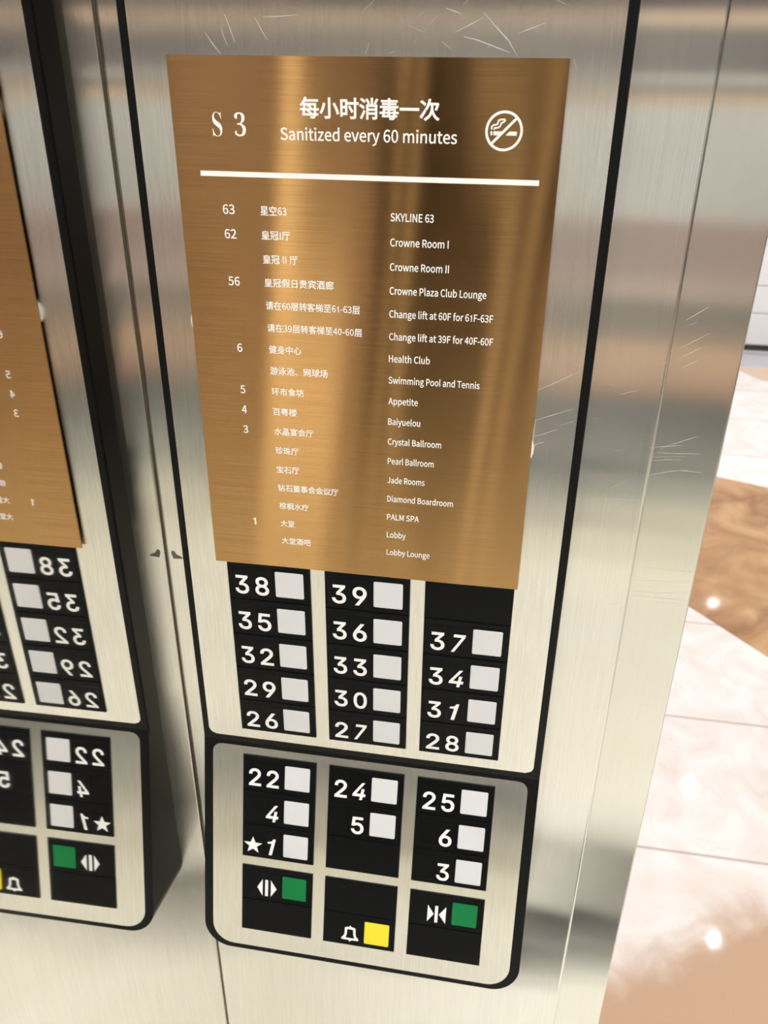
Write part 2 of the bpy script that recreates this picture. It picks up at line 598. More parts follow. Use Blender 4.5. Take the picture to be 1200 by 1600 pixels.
def module_mesh(tiles):
    b_ = bmesh.new()
    add_prism(b_, rect(-MW / 2, MW / 2, -MH / 2, MH / 2), 0, FY - MY, 0.45, 2)
    if tiles:
        # two square number tiles and the raised collar of the button
        for x0, x1 in ((-18.2, -8.3), (-7.9, 1.6)):
            add_prism(b_, rrect(x0, x1, -7.6, 6.8, 0.5, 0.5, 0.5, 0.5, 2), -0.16, 0.0, 0.1, 1)
        ox0, ox1 = BX0 - 0.75, BX0 + 13.43 + 0.75
        for x0, x1, z0, z1 in ((ox0, ox1, BZ0 + 0.2, BZ0 + 0.75), (ox0, ox1, BZ0 - 14.44, BZ0 - 13.9),
                               (ox0, BX0 - 0.2, BZ0 - 13.9, BZ0 + 0.2), (BX0 + 13.63, ox1, BZ0 - 13.9, BZ0 + 0.2)):
            add_prism(b_, rect(x0, x1, z0, z1), -0.22, 0.0, 0.08, 1)
    return b_


BX0 = 3.05          # left edge of the button square from the module centre
BZ0 = 6.5           # top edge of the button square from the module centre
mesh_cache = {}


def shared(key, builder, mat):
    if key not in mesh_cache:
        b_ = builder()
        bmesh.ops.recalc_face_normals(b_, faces=b_.faces)
        me = bpy.data.meshes.new(key)
        b_.to_mesh(me)
        b_.free()
        me.materials.append(mat)
        mesh_cache[key] = me
    return mesh_cache[key]


def button_mesh(h=13.69, w_=13.43):
    b_ = bmesh.new()
    add_prism(b_, rrect(0, w_, -h, 0, 0.7, 0.7, 0.7, 0.7, 3), -0.35, 0.6, 0.3, 2)
    return b_


# ------------------------------------------------------------------ scratches in the steel
SCRATCH = plain('bare_scratch', (0.66, 0.64, 0.61, 1), 0.45, 0.5, metallic=0.3)
FACE_SCRATCHES = [(0.45, (-5.7, 219.7), (-4.2, 215.6), (-2.7, 211.4)),
    (0.4, (4.8, 218.8), (6.8, 215.2), (8.6, 212.2)),
    (0.35, (7.4, 219.0), (11.9, 219.0), (19.6, 219.5)),
    (0.3, (-7.4, 215.8), (-6.5, 212.9), (-5.3, 210.3)),
    (0.5, (-13.2, 214.4), (-10.1, 210.2), (-8.0, 207.9)),
    (0.55, (81.2, 220.2), (85.4, 216.3), (89.8, 212.3), (92.8, 208.1)),
    (0.55, (75.0, 213.5), (79.4, 212.6), (85.8, 210.5), (90.4, 209.0)),
    (0.4, (72.4, 214.8), (77.1, 216.9), (81.1, 218.9)),
    (0.3, (82.7, 210.1), (84.2, 211.4)),
    (0.45, (92.9, 214.5), (96.6, 215.9), (101.1, 217.4)),
    (0.3, (97.0, 216.1), (99.0, 214.7)),
    (0.5, (67.9, 212.0), (70.9, 210.0)),
    (0.5, (69.0, 221.4), (72.1, 220.5), (74.2, 219.8)),
    (0.3, (59.9, 219.2), (61.5, 220.3)),
    (0.3, (63.7, 216.9), (65.9, 219.1)),
    (0.3, (58.8, 211.4), (59.6, 212.5)),
    (0.4, (50.5, 208.4), (52.4, 209.3)),
    (0.35, (42.3, 208.1), (44.0, 211.7)),
    (0.35, (41.9, 220.8), (45.5, 223.7)),
    (0.4, (103.9, 223.7), (107.0, 222.5)),
    (0.3, (74.5, 222.6), (76.1, 223.7)),
    (0.25, (57.2, 216.5), (61.9, 214.7)),
    (0.4, (110.0, 94.4), (117.4, 98.6), (124.8, 103.1)),
    (0.45, (110.2, 82.0), (116.3, 84.6), (124.3, 87.8)),
    (0.45, (109.8, 74.9), (114.2, 76.6), (118.9, 78.9)),
    (0.3, (119.3, 80.2), (124.9, 82.8)),
    (0.4, (110.2, 70.7), (112.1, 72.3), (114.5, 73.0)),
    (0.3, (111.6, 72.2), (113.8, 74.9)),
    (0.7, (110.4, 82.5), (110.1, 77.1), (110.2, 70.7)),
    (0.3, (115.0, 68.1), (115.9, 69.5)),
    (0.3, (111.1, 207.4), (112.1, 204.4))]
WALL_SCRATCHES = [(0.3, (142.5, 89.1), (146.1, 90.5), (149.9, 91.5)),
    (0.3, (139.8, 42.5), (148.3, 42.7), (157.6, 42.9)),
    (0.25, (136.5, 93.3), (142.8, 92.6)),
    (0.25, (149.1, -6.5), (152.5, -6.7)),
    (0.3, (151.9, -10.6), (154.6, -10.0), (157.3, -8.9)),
    (0.3, (154.0, -61.3), (157.6, -63.2)),
    (0.25, (133.4, 78.0), (137.0, 79.1)),
    (0.25, (145.0, 47.9), (147.7, 49.6), (149.8, 51.3)),
    (0.3, (144.1, 64.6), (147.8, 65.5)),
    (0.3, (156.1, 102.5), (159.0, 103.7)),
    (0.25, (140.3, 28.2), (140.3, 32.0)),
    (0.3, (142.9, 172.1), (147.1, 173.7)),
    (0.25, (136.6, 162.7), (139.7, 164.3))]
DOOR_SCRATCHES = [(0.5, (164.6, 118.5), (168.4, 121.2), (172.0, 123.9)),
    (0.4, (165.0, 116.0), (169.0, 118.0)),
    (0.4, (164.1, 107.0), (169.1, 110.4), (174.5, 114.0)),
    (0.4, (164.3, 103.1), (168.7, 105.7), (172.4, 108.2)),
    (0.4, (166.2, 99.2), (169.5, 101.3), (172.1, 103.0)),
    (0.45, (160.9, 64.3), (166.7, 65.3), (171.8, 66.0)),
    (0.45, (167.9, 66.0), (172.6, 68.4), (177.4, 70.5)),
    (0.45, (162.0, 62.0), (171.1, 62.2), (180.0, 62.9)),
    (0.4, (161.3, 58.1), (166.4, 59.1), (172.9, 59.4)),
    (0.4, (163.2, 63.3), (169.0, 67.3)),
    (0.45, (161.0, 51.5), (168.6, 53.7), (176.2, 55.2)),
    (0.4, (168.5, 54.3), (176.3, 54.6), (182.3, 54.3)),
    (0.4, (161.1, 59.9), (173.9, 61.2)),
    (0.35, (161.0, 5.7), (173.6, 5.7), (186.7, 5.5)),
    (0.3, (160.6, -1.6), (173.2, -0.8), (187.1, 0.1)),
    (0.35, (160.9, -9.9), (174.6, -9.7), (187.4, -9.9)),
    (0.3, (161.4, -7.1), (174.2, -7.3), (186.6, -5.1)),
    (0.3, (169.9, -12.4), (187.8, -12.0)),
    (0.3, (162.4, -4.2), (171.0, -4.5)),
    (0.25, (170.7, -72.4), (178.5, -73.2)),
    (0.25, (169.7, -34.3), (170.6, -32.3))]


def scratches(name, lines, y, parent, z_off):
    b_ = bmesh.new()
    for wd, *pts in lines:
        n = len(pts)
        wd = wd * 0.55
        top, bot = [], []
        for i, (x, z) in enumerate(pts):
            x0, z0 = pts[max(i - 1, 0)]
            x1, z1 = pts[min(i + 1, n - 1)]
            l = math.hypot(x1 - x0, z1 - z0)
            nx, nz = -(z1 - z0) / l, (x1 - x0) / l
            k = wd / 2 * (0.3 if i in (0, n - 1) else 1.0)
            top.append(b_.verts.new(((x + nx * k) * S, (y - 0.03) * S, (z + nz * k) * S)))
            bot.append(b_.verts.new(((x - nx * k) * S, (y - 0.03) * S, (z - nz * k) * S)))
        for i in range(n - 1):
            b_.faces.new((top[i], bot[i], bot[i + 1], top[i + 1]))
    o = finish(name, b_, SCRATCH, parent)
    o['kind'] = 'stuff'
    o['label'] = 'fine bright scratches in the steel'
    return o


scratches('scratch_marks', FACE_SCRATCHES, FY - 0.5, panel, 0)
scratches('scratch_marks', WALL_SCRATCHES, WY, wall_front, 0)
scratches('scratch_marks', DOOR_SCRATCHES, 25, door, 0)
b_ = bmesh.new()
for pts in ([(-57.2, -6.2), (-56.6, -4.6), (-55.6, -4.8), (-54.6, -6.6), (-52.4, -7.6), (-51.2, -8.6), (-53.5, -9.0), (-56.4, -9.2)],):
    b_.faces.new([b_.verts.new((x * S, (WY - 0.03) * S, z * S)) for x, z in pts])
finish('grime_patch', b_, plain('grime', (0.19, 0.18, 0.15, 1), 0.5, var=0.35, scale=700), wall_front)

# ------------------------------------------------------------------ lettering: glyph outlines
HAN_AND_LATIN = ('每小时消毒一次星空皇冠厅假日贵宾酒廊请在层转客梯至健身中心游泳池、网球场环市食坊百粤楼水晶宴会珍珠宝石钻董事议棕榈疗大堂吧'
                 'ABCDEFHIJKLMNPRSTYabdefghiklmnoprstuvwyz0123456789- ')
DIGITS = '0123456789'
SERIF = '\U0001D412\U0001D7D1'
# per glyph: advance, then one list per outline of x, y, left handle x, y, right handle x, y
OUTLINES = [
[350,[137,160,142,165,159,150,199,121,185,134,164,121,94,121,129,121,97,139,102,176,99,158,155,176,263,176,209,176,262,158,261,121,261,139,241,121,201,121,221,121,206,126,216,136,211,131,202,149,152,175,174,165,147,170],[15,121,33,121,15,114,15,98,15,106,32,98,65,98,48,98,60,68,51,18,56,40,56,18,65,18,61,18,128,18,252,18,190,18,250,7,245,-2,248,1,242,-7,232,-8,239,-8,225,-8,192,-6,209,-7,195,-12,198,-27,198,-21,215,-28,243,-28,233,-29,254,-27,268,-15,261,-24,272,-9,278,18,276,0,293,18,324,18,308,18,324,26,324,41,324,33,309,41,281,41,295,41,283,56,285,98,284,75,302,98,336,98,319,98,336,106,336,121,336,114,319,121,286,121,303,121,287,143,289,187,288,165,289,190,289,200,289,200,219,200,78,200,148,200,76,176,68,121,72,149,51,121],[255,41,257,56,236,41,197,41,217,41,202,46,210,55,206,50,195,69,143,98,167,86,182,98,259,98,221,98,258,75],[128,83,133,88,150,72,191,41,176,55,155,41,82,41,118,41,85,60,91,98,88,79,108,98,142,98,125,98,137,93],[95,296,104,294,76,252,14,179,46,207,20,175,37,163,32,167,56,182,93,235,76,207,170,235,324,235,247,235,324,243,324,259,324,251,251,259,106,259,179,259,112,269,121,289,117,278,112,291]],
[350,[162,289,172,289,162,196,162,8,162,102,162,1,153,-1,160,-1,145,-1,95,-1,120,-2,99,-8,105,-28,104,-21,138,-28,173,-23,160,-27,186,-19,191,8,191,-11,191,102,191,289,191,196,181,289],[247,200,255,203,277,150,313,42,305,84,323,46,342,54,332,50,333,96,272,209,303,160,264,206],[71,207,81,205,62,160,11,62,42,99,19,59,36,48,30,53,68,87,100,202,89,151,90,204]],
[350,[166,158,173,162,185,131,220,73,208,94,227,77,243,86,235,82,231,107,188,170,207,143,180,166],[113,141,93,141,113,114,113,61,113,88,93,61,54,61,74,61,54,88,54,141,54,114,74,141],[113,164,113,190,93,164,54,164,74,164,54,190,54,241,54,215,74,241,113,241,93,241,113,215],[28,265,65,265,28,179,28,9,28,94,37,9,54,9,45,9,54,18,54,37,54,28,82,37,138,37,110,37,138,113,138,265,138,189,101,265],[268,292,276,292,268,270,268,224,268,247,230,224,154,224,192,224,154,215,154,198,154,207,192,198,268,198,230,198,268,136,268,12,268,74,268,5,258,2,265,3,250,1,197,2,224,1,201,-5,207,-25,205,-17,242,-25,277,-20,264,-24,289,-15,294,12,294,-8,294,74,294,198,294,136,308,198,337,198,323,198,337,207,337,224,337,215,323,224,294,224,308,224,294,247,294,292,294,270,285,292]],
[350,[302,284,311,281,293,264,265,218,277,236,273,215,287,208,280,211,300,225,327,275,315,251,319,278],[123,272,130,276,138,252,158,207,153,224,166,210,182,218,174,214,176,236,145,283,160,263,138,279],[30,272,35,278,51,261,90,230,78,243,96,236,106,250,101,243,93,263,46,290,67,280,40,284],[13,179,18,185,35,167,76,137,62,149,81,143,91,157,86,150,78,170,28,197,50,187,23,191],[24,-7,41,20,32,-13,47,-25,39,-19,65,9,103,90,87,53,97,96,84,106,90,101,66,66],[159,109,159,97,202,109,288,109,245,109,288,97,288,71,288,84,245,71,159,71,202,71,159,84],[159,132,202,132,159,144,159,169,159,157,202,169,288,169,245,169,288,157,288,132,288,144,245,132],[211,294,220,294,211,261,211,194,211,228,185,194,133,194,159,194,133,120,133,-28,133,46,141,-28,159,-28,150,-28,159,-2,159,49,159,23,202,49,288,49,245,49,288,34,288,5,288,20,288,0,281,-1,286,-1,275,-2,237,-1,257,-2,240,-8,245,-26,244,-19,272,-26,300,-22,289,-26,310,-18,313,5,313,-9,313,68,313,194,313,131,288,194,238,194,263,194,238,228,238,294,238,261,229,294]],
[350,[259,117,231,117,258,107,257,86,257,96,232,86,182,86,207,86,185,88,191,91,188,90,188,99,174,117,181,109,202,117],[74,137,145,137,73,121,69,86,71,104,51,86,14,86,33,86,14,79,14,66,14,73,32,66,67,66,49,66,64,46,59,14,62,28,122,14,248,14,185,14,245,4,240,-4,243,-1,237,-8,227,-8,233,-8,220,-8,185,-6,203,-8,188,-12,191,-26,191,-21,210,-27,238,-27,228,-27,249,-26,263,-16,256,-24,267,-11,274,14,271,-2,287,14,311,14,299,14,311,20,311,34,311,27,300,34,277,34,289,34,278,45,281,66,280,55,299,66,336,66,318,66,336,73,336,86,336,79,318,86,283,86,300,86,283,99,285,126,284,113,285,129,286,137,286,137,215,137],[152,113,154,114,159,105,171,86,167,95,146,86,95,86,120,86,96,96,98,117,97,107,118,117,159,117,139,117,157,116],[255,66,227,66,254,53,251,34,252,43,227,34,179,34,203,34,183,36,189,40,186,38,187,47,172,66,180,57,200,66],[150,61,152,63,157,53,169,34,165,43,142,34,89,34,115,34,90,45,92,66,91,55,114,66,157,66,136,66,155,64],[161,294,170,294,161,285,161,265,161,275,120,265,39,265,80,265,39,259,39,245,39,252,80,245,161,245,120,245,161,238,161,222,161,230,127,222,59,222,93,222,59,215,59,202,59,209,93,202,161,202,127,202,161,193,161,176,161,185,115,176,24,176,70,176,24,169,24,156,24,162,125,156,327,156,226,156,327,162,327,176,327,169,280,176,188,176,234,176,188,185,188,202,188,193,223,202,294,202,259,202,294,209,294,222,294,215,259,222,188,222,223,222,188,230,188,245,188,238,231,245,316,245,273,245,316,252,316,265,316,259,273,265,188,265,231,265,188,275,188,294,188,285,179,294]],
[350,[15,151,122,151,15,141,15,122,15,132,122,122,336,122,229,122,336,132,336,151,336,141,229,151]],
[350,[20,251,25,257,44,238,88,202,74,217,93,210,104,224,99,217,90,238,36,270,60,257,30,264],[15,26,35,51,23,19,39,7,31,13,61,39,108,115,87,79,101,121,88,133,94,127,65,95],[159,294,168,292,148,238,101,149,128,183,108,146,126,134,121,139,140,154,164,209,153,180,207,209,293,209,250,209,286,185,267,141,276,158,273,138,290,130,284,133,302,154,326,225,317,191,320,229,307,236,313,232,305,236,302,235,304,235,259,235,173,235,216,235,178,252,187,289,183,270,178,291],[199,192,209,192,199,184,199,170,199,177,199,120,84,-9,192,43,91,-14,104,-29,100,-23,173,5,217,93,203,50,237,37,319,-26,268,-4,322,-19,336,-2,331,-8,276,20,227,144,242,74,227,153,227,169,227,161,227,177,227,192,227,184,218,192]],
[350,[85,208,85,197,145,208,265,208,205,208,265,197,265,176,265,187,205,176,85,176,145,176,85,187],[85,259,85,248,145,259,265,259,205,259,265,248,265,228,265,238,205,228,85,228,145,228,85,238],[59,280,137,280,59,238,59,155,59,197,137,155,292,155,215,155,292,197,292,280,292,238,215,280],[82,155,90,153,68,124,18,74,43,94,24,70,40,58,35,63,52,68,76,97,64,82,105,97,162,97,133,97,162,86,162,64,162,75,129,64,64,64,96,64,64,57,64,42,64,49,96,42,162,42,129,42,162,30,162,4,162,17,115,4,23,4,69,4,23,-4,23,-19,23,-11,125,-19,328,-19,226,-19,328,-11,328,4,328,-4,282,4,189,4,235,4,189,17,189,42,189,30,223,42,291,42,257,42,291,49,291,64,291,57,257,64,189,64,223,64,189,75,189,97,189,86,228,97,306,97,267,97,306,104,306,119,306,112,267,119,189,119,228,119,189,129,189,148,189,138,180,148,162,148,171,148,162,138,162,119,162,129,138,119,92,119,115,119,98,129,107,148,103,138,99,150]],
[350,[197,188,203,194,233,169,304,125,281,142,310,132,322,145,316,139,297,162,214,206,249,188,208,200],[134,207,141,201,107,183,30,145,71,159,35,137,45,122,40,129,86,139,153,190,125,166,147,196],[27,8,72,8,27,0,27,-16,27,-8,126,-16,325,-16,225,-16,325,-8,325,8,325,0,279,8,188,8,234,8,188,37,188,96,188,67,222,96,289,96,255,96,289,104,289,120,289,112,214,120,64,120,139,120,64,112,64,96,64,104,96,96,161,96,128,96,161,67,161,8,161,37,116,8],[148,289,158,291,154,277,166,251,161,263,119,251,27,251,73,251,27,225,27,172,27,199,35,172,53,172,44,172,53,191,53,227,53,209,134,227,297,227,216,227,297,212,297,181,297,196,306,181,324,181,315,181,324,204,324,251,324,228,282,251,198,251,240,251,193,264,176,296,183,283,167,294]],
[350,[84,189,84,179,145,189,267,189,206,189,267,179,267,158,267,168,206,158,84,158,145,158,84,168],[84,241,84,230,145,241,267,241,206,241,267,230,267,209,267,220,206,209,84,209,145,209,84,220],[22,4,69,4,22,-4,22,-20,22,-12,124,-20,329,-20,227,-20,329,-12,329,4,329,-4,283,4,190,4,236,4,190,14,190,35,190,25,224,35,293,35,259,35,293,43,293,58,293,50,259,58,190,58,224,58,190,68,190,88,190,78,229,88,309,88,269,88,309,95,309,111,309,103,220,111,43,111,132,111,43,103,43,88,43,95,83,88,162,88,123,88,162,78,162,58,162,68,128,58,60,58,94,58,60,50,60,35,60,43,94,35,162,35,128,35,162,25,162,4,162,14,116,4],[162,294,173,293,159,285,150,262,154,273,119,262,58,262,89,262,58,220,58,136,58,178,137,136,294,136,215,136,294,178,294,262,294,220,256,262,179,262,217,262,183,271,193,291,189,281,183,292]],
[350,[43,210,84,210,43,202,43,186,43,194,84,186,166,186,125,186,166,194,166,210,166,202,125,210],[28,277,126,277,28,257,28,217,28,237,36,217,54,217,45,217,54,229,54,252,54,241,135,252,297,252,216,252,297,241,297,217,297,229,306,217,324,217,315,217,324,237,324,277,324,257,225,277],[190,129,197,132,203,111,221,69,216,85,228,72,243,78,236,75,238,95,211,137,225,119,204,134],[19,141,72,141,19,133,19,117,19,125,32,117,58,117,45,117,58,109,58,94,58,102,58,62,12,-10,52,21,17,-13,30,-28,27,-23,74,6,83,93,83,56,83,101,83,117,83,109,96,117,121,117,109,117,121,84,121,17,121,50,121,-15,180,-23,134,-23,190,-23,283,-23,273,-23,324,-23,338,39,333,-11,330,40,314,48,320,44,311,7,283,0,307,0,264,0,180,0,194,0,151,0,146,17,146,3,146,50,146,117,146,84,157,117,179,117,168,117,179,125,179,141,179,133,126,141],[268,224,276,224,268,210,268,180,268,195,238,180,179,180,208,180,179,172,179,157,179,164,208,157,268,157,238,157,268,121,268,50,268,86,268,46,262,44,267,45,257,44,225,44,242,44,229,38,234,21,232,28,256,21,280,26,271,22,290,29,293,50,293,36,293,85,293,157,293,121,306,157,332,157,319,157,332,164,332,180,332,172,319,180,293,180,306,180,293,195,293,224,293,210,285,224]],
[350,[44,272,141,272,44,233,44,153,44,193,44,103,12,-10,42,36,18,-13,34,-27,29,-22,66,23,71,153,71,99,71,184,71,247,71,216,158,247,334,247,246,247,334,255,334,272,334,264,237,272],[90,193,169,193,90,184,90,167,90,176,128,167,204,167,166,167,204,114,204,7,204,60,204,1,195,-1,202,-1,188,-1,137,-1,163,-1,141,-8,147,-27,146,-19,180,-27,214,-22,201,-26,227,-19,231,7,231,-11,231,60,231,167,231,114,263,167,326,167,294,167,326,176,326,193,326,184,248,193]],
[350,[220,279,253,279,220,271,220,256,220,264,245,256,294,256,270,256,294,235,294,193,294,214,270,193,220,193,245,193,220,185,220,170,220,177,253,170,319,170,286,170,319,206,319,279,319,242,286,279],[74,292,82,290,61,238,12,149,39,185,17,143,27,123,24,129,35,133,50,159,42,146,50,97,50,-28,50,34,58,-28,75,-28,67,-28,75,53,75,214,75,133,84,237,98,287,92,262,90,289],[110,279,142,279,110,177,110,-27,110,75,118,-27,134,-27,126,-27,134,-4,134,43,134,20,157,43,202,43,180,43,202,51,202,65,202,58,180,65,134,65,157,65,134,80,134,109,134,95,156,109,199,109,177,109,199,117,199,132,199,124,177,132,134,132,156,132,134,144,134,169,134,157,158,169,206,169,182,169,206,206,206,279,206,242,174,279],[296,120,276,120,289,95,266,55,279,74,254,75,238,120,244,97,257,120],[210,143,242,143,210,135,210,120,210,128,218,120,235,120,227,120,229,119,217,116,223,118,225,87,251,37,236,60,231,15,181,-9,207,0,186,-14,194,-29,191,-23,221,-18,265,18,245,-3,281,-2,322,-27,300,-17,326,-21,339,-7,333,-12,316,2,281,36,297,17,301,62,324,138,315,96,319,140,309,143,314,142,307,143,305,143,306,143,273,143],[134,256,134,235,150,256,183,256,167,256,183,235,183,192,183,213,167,192,134,192,150,192,134,213]],
[350,[89,123,89,90,147,123,263,123,205,123,263,90,263,25,263,58,205,25,89,25,147,25,89,58],[89,149,147,149,89,181,89,244,89,212,147,244,263,244,205,244,263,212,263,149,263,181,205,149],[62,270,138,270,62,172,62,-24,62,74,71,-24,89,-24,80,-24,89,-17,89,-1,89,-9,147,-1,263,-1,205,-1,263,-8,263,-22,263,-15,273,-22,291,-22,282,-22,291,75,291,270,291,173,215,270]],
[350,[160,105,169,105,160,97,160,81,160,89,160,55,26,-8,152,18,32,-13,43,-29,40,-23,174,1,187,81,187,47,187,89,187,105,187,97,178,105],[184,23,188,29,226,10,308,-28,280,-12,312,-20,321,-6,317,-13,292,10,197,42,238,30,193,36],[67,140,139,140,67,105,67,33,67,69,76,33,93,33,85,33,93,62,93,119,93,90,148,119,256,119,202,119,256,91,256,34,256,62,265,34,284,34,274,34,284,70,284,140,284,105,211,140],[87,251,87,242,112,251,162,251,137,251,162,242,162,224,162,233,137,224,87,224,112,224,87,233],[189,251,189,242,214,251,263,251,238,251,263,242,263,224,263,233,238,224,189,224,214,224,189,233],[20,183,67,183,20,175,20,160,20,168,124,160,332,160,228,160,332,168,332,183,332,175,284,183,189,183,237,183,189,190,189,205,189,197,222,205,289,205,256,205,289,227,289,270,289,248,256,270,189,270,222,270,189,278,189,294,189,286,180,294,162,294,171,294,162,286,162,270,162,278,129,270,62,270,95,270,62,248,62,205,62,227,95,205,162,205,129,205,162,197,162,183,162,190,115,183]],
[350,[113,41,121,37,88,23,18,-7,50,5,24,-12,40,-27,35,-22,71,-14,139,29,111,9,130,33],[209,24,214,30,243,9,311,-28,288,-14,316,-21,325,-6,321,-14,301,7,223,43,255,29,218,37],[149,289,158,291,155,280,167,259,162,269,121,259,28,259,74,259,28,234,28,185,28,210,37,185,55,185,46,185,55,202,55,234,55,218,135,234,296,234,215,234,296,218,296,185,296,202,305,185,323,185,314,185,323,210,323,259,323,234,282,259,200,259,241,259,195,270,177,296,185,284,168,293],[22,74,40,74,22,66,22,50,22,58,124,50,328,50,226,50,328,58,328,74,328,66,301,74,247,74,274,74,247,90,247,123,247,106,266,123,305,123,286,123,305,131,305,146,305,138,238,146,102,146,170,146,102,155,102,173,102,164,165,178,281,197,233,186,276,204,267,218,272,211,220,207,75,193,142,198,75,153,75,74,75,113,58,74],[102,123,102,106,141,123,220,123,180,123,220,106,220,74,220,90,180,74,102,74,141,74,102,90]],
[350,[25,269,30,276,43,258,81,232,69,242,86,239,97,254,92,246,84,263,40,288,58,278,35,282],[12,175,17,181,32,165,71,140,58,149,76,147,86,162,81,155,72,171,27,194,46,185,22,188],[19,-7,35,20,26,-12,42,-23,34,-18,60,10,97,92,81,54,90,97,76,107,83,102,59,67],[114,203,134,203,114,126,114,-28,114,49,123,-28,139,-28,131,-28,139,-22,139,-11,139,-16,191,-11,296,-11,244,-11,296,-16,296,-27,296,-21,305,-27,321,-27,313,-27,321,50,321,203,321,127,299,203,255,203,277,203,255,219,255,251,255,235,282,251,334,251,308,251,334,259,334,275,334,267,257,275,102,275,179,275,102,267,102,251,102,259,126,251,174,251,150,251,174,235,174,203,174,219,154,203],[198,251,198,235,209,251,231,251,220,251,231,235,231,203,231,219,220,203,198,203,209,203,198,219],[139,53,139,39,191,53,296,53,244,53,296,39,296,12,296,26,244,12,139,12,191,12,139,26],[139,75,191,75,139,85,139,105,139,95,143,102,151,93,148,96,189,113,199,168,199,143,199,172,199,180,199,176,209,180,231,180,220,180,231,166,231,137,231,151,231,114,259,109,236,109,263,109,293,109,288,109,294,109,296,109,295,109,296,98,296,75,296,86,244,75],[139,110,170,127,139,133,139,180,139,157,152,180,178,180,165,180,178,176,178,168,178,172,178,149],[252,180,252,166,267,180,296,180,281,180,296,164,296,131,296,148,296,131,290,130,294,130,284,130,261,130,265,130,253,130,252,137,252,131,252,151]],
[350,[177,136,155,136,177,125,177,105,177,115,155,105,111,105,133,105,111,115,111,136,111,125,133,136],[177,154,177,164,155,154,111,154,133,154,111,164,111,183,111,173,133,183,177,183,155,183,177,173],[225,217,253,217,225,135,225,-28,225,53,233,-28,249,-28,241,-28,249,46,249,195,249,121,266,195,299,195,282,195,290,174,268,124,279,147,296,98,304,59,304,77,304,48,296,36,302,39,293,34,284,33,289,33,278,33,261,34,270,33,265,27,268,11,267,18,276,11,293,12,286,10,300,13,312,18,307,15,322,25,327,57,327,39,326,77,291,127,319,100,304,152,329,209,318,183,324,212,313,218,318,215,312,218,309,217,310,217,281,217],[127,229,134,230,130,221,137,203,134,211,120,203,87,203,104,203,87,145,87,29,87,87,87,13,72,0,78,5,76,-4,85,-19,82,-13,91,-14,178,15,102,-10,183,5,190,-11,187,-4,197,-8,211,-1,204,-4,203,19,169,74,185,50,162,71,149,66,156,69,155,56,168,34,162,45,149,28,111,16,130,22,111,39,111,85,111,62,141,85,201,85,171,85,201,124,201,203,201,164,188,203,162,203,175,203,159,213,149,234,154,224,142,232],[168,290,176,292,171,282,178,264,175,273,132,264,39,264,85,264,39,228,39,156,39,192,39,106,11,-14,36,36,17,-16,32,-29,28,-25,59,24,63,157,63,103,63,185,63,241,63,213,153,241,333,241,243,241,333,249,333,264,333,257,291,264,206,264,248,264,202,274,192,296,197,286,184,294]],
[350,[37,270,43,276,56,254,90,216,79,231,96,222,107,235,102,228,97,249,54,286,73,271,49,281],[15,184,41,184,15,176,15,159,15,167,32,159,67,159,50,159,67,116,67,31,67,74,67,15,50,1,57,5,55,-5,64,-22,62,-15,69,-14,138,39,78,-7,135,44,129,61,131,54,117,52,92,34,105,43,92,84,92,184,92,134,67,184],[173,74,173,65,210,74,283,74,246,74,283,65,283,46,283,55,246,46,173,46,210,46,173,55],[173,93,210,93,173,102,173,120,173,111,210,120,283,120,246,120,283,111,283,93,283,102,246,93],[215,294,224,294,215,285,215,267,215,276,188,267,134,267,161,267,134,260,134,246,134,253,161,246,215,246,188,246,215,239,215,224,215,232,191,224,143,224,167,224,143,218,143,205,143,211,167,205,215,205,191,205,215,197,215,181,215,189,184,181,123,181,154,181,123,174,123,160,123,167,194,160,336,160,265,160,336,167,336,181,336,174,304,181,241,181,273,181,241,189,241,205,241,197,266,205,315,205,290,205,315,211,315,224,315,218,290,224,241,224,266,224,241,232,241,246,241,239,269,246,325,246,297,246,325,253,325,267,325,260,297,267,241,267,269,267,241,276,241,294,241,285,232,294],[148,140,202,140,148,84,148,-28,148,28,157,-28,173,-28,165,-28,173,-10,173,26,173,8,210,26,283,26,246,26,283,18,283,2,283,10,283,-2,277,-4,281,-4,272,-5,237,-4,255,-5,241,-10,245,-27,244,-20,270,-27,295,-22,285,-26,305,-19,308,1,308,-12,308,48,308,140,308,94,255,140]],
[350,[137,294,146,292,132,276,118,240,126,258,86,240,22,240,54,240,22,231,22,215,22,223,50,215,107,215,79,215,84,170,13,100,54,128,18,94,27,76,24,83,42,86,68,111,55,98,68,65,68,-27,68,19,76,-27,94,-27,85,-27,94,30,94,143,94,86,110,165,137,215,125,189,201,215,329,215,265,215,329,223,329,240,329,231,268,240,147,240,208,240,154,256,164,287,159,272,155,290],[209,196,218,196,209,174,209,129,209,151,183,129,131,129,157,129,131,121,131,104,131,113,157,104,209,104,183,104,209,71,209,5,209,38,178,5,117,5,148,5,117,-3,117,-20,117,-11,187,-20,328,-20,258,-20,328,-11,328,5,328,-3,298,5,236,5,267,5,236,38,236,104,236,71,262,104,315,104,289,104,315,113,315,129,315,121,289,129,236,129,262,129,236,151,236,196,236,174,227,196]],
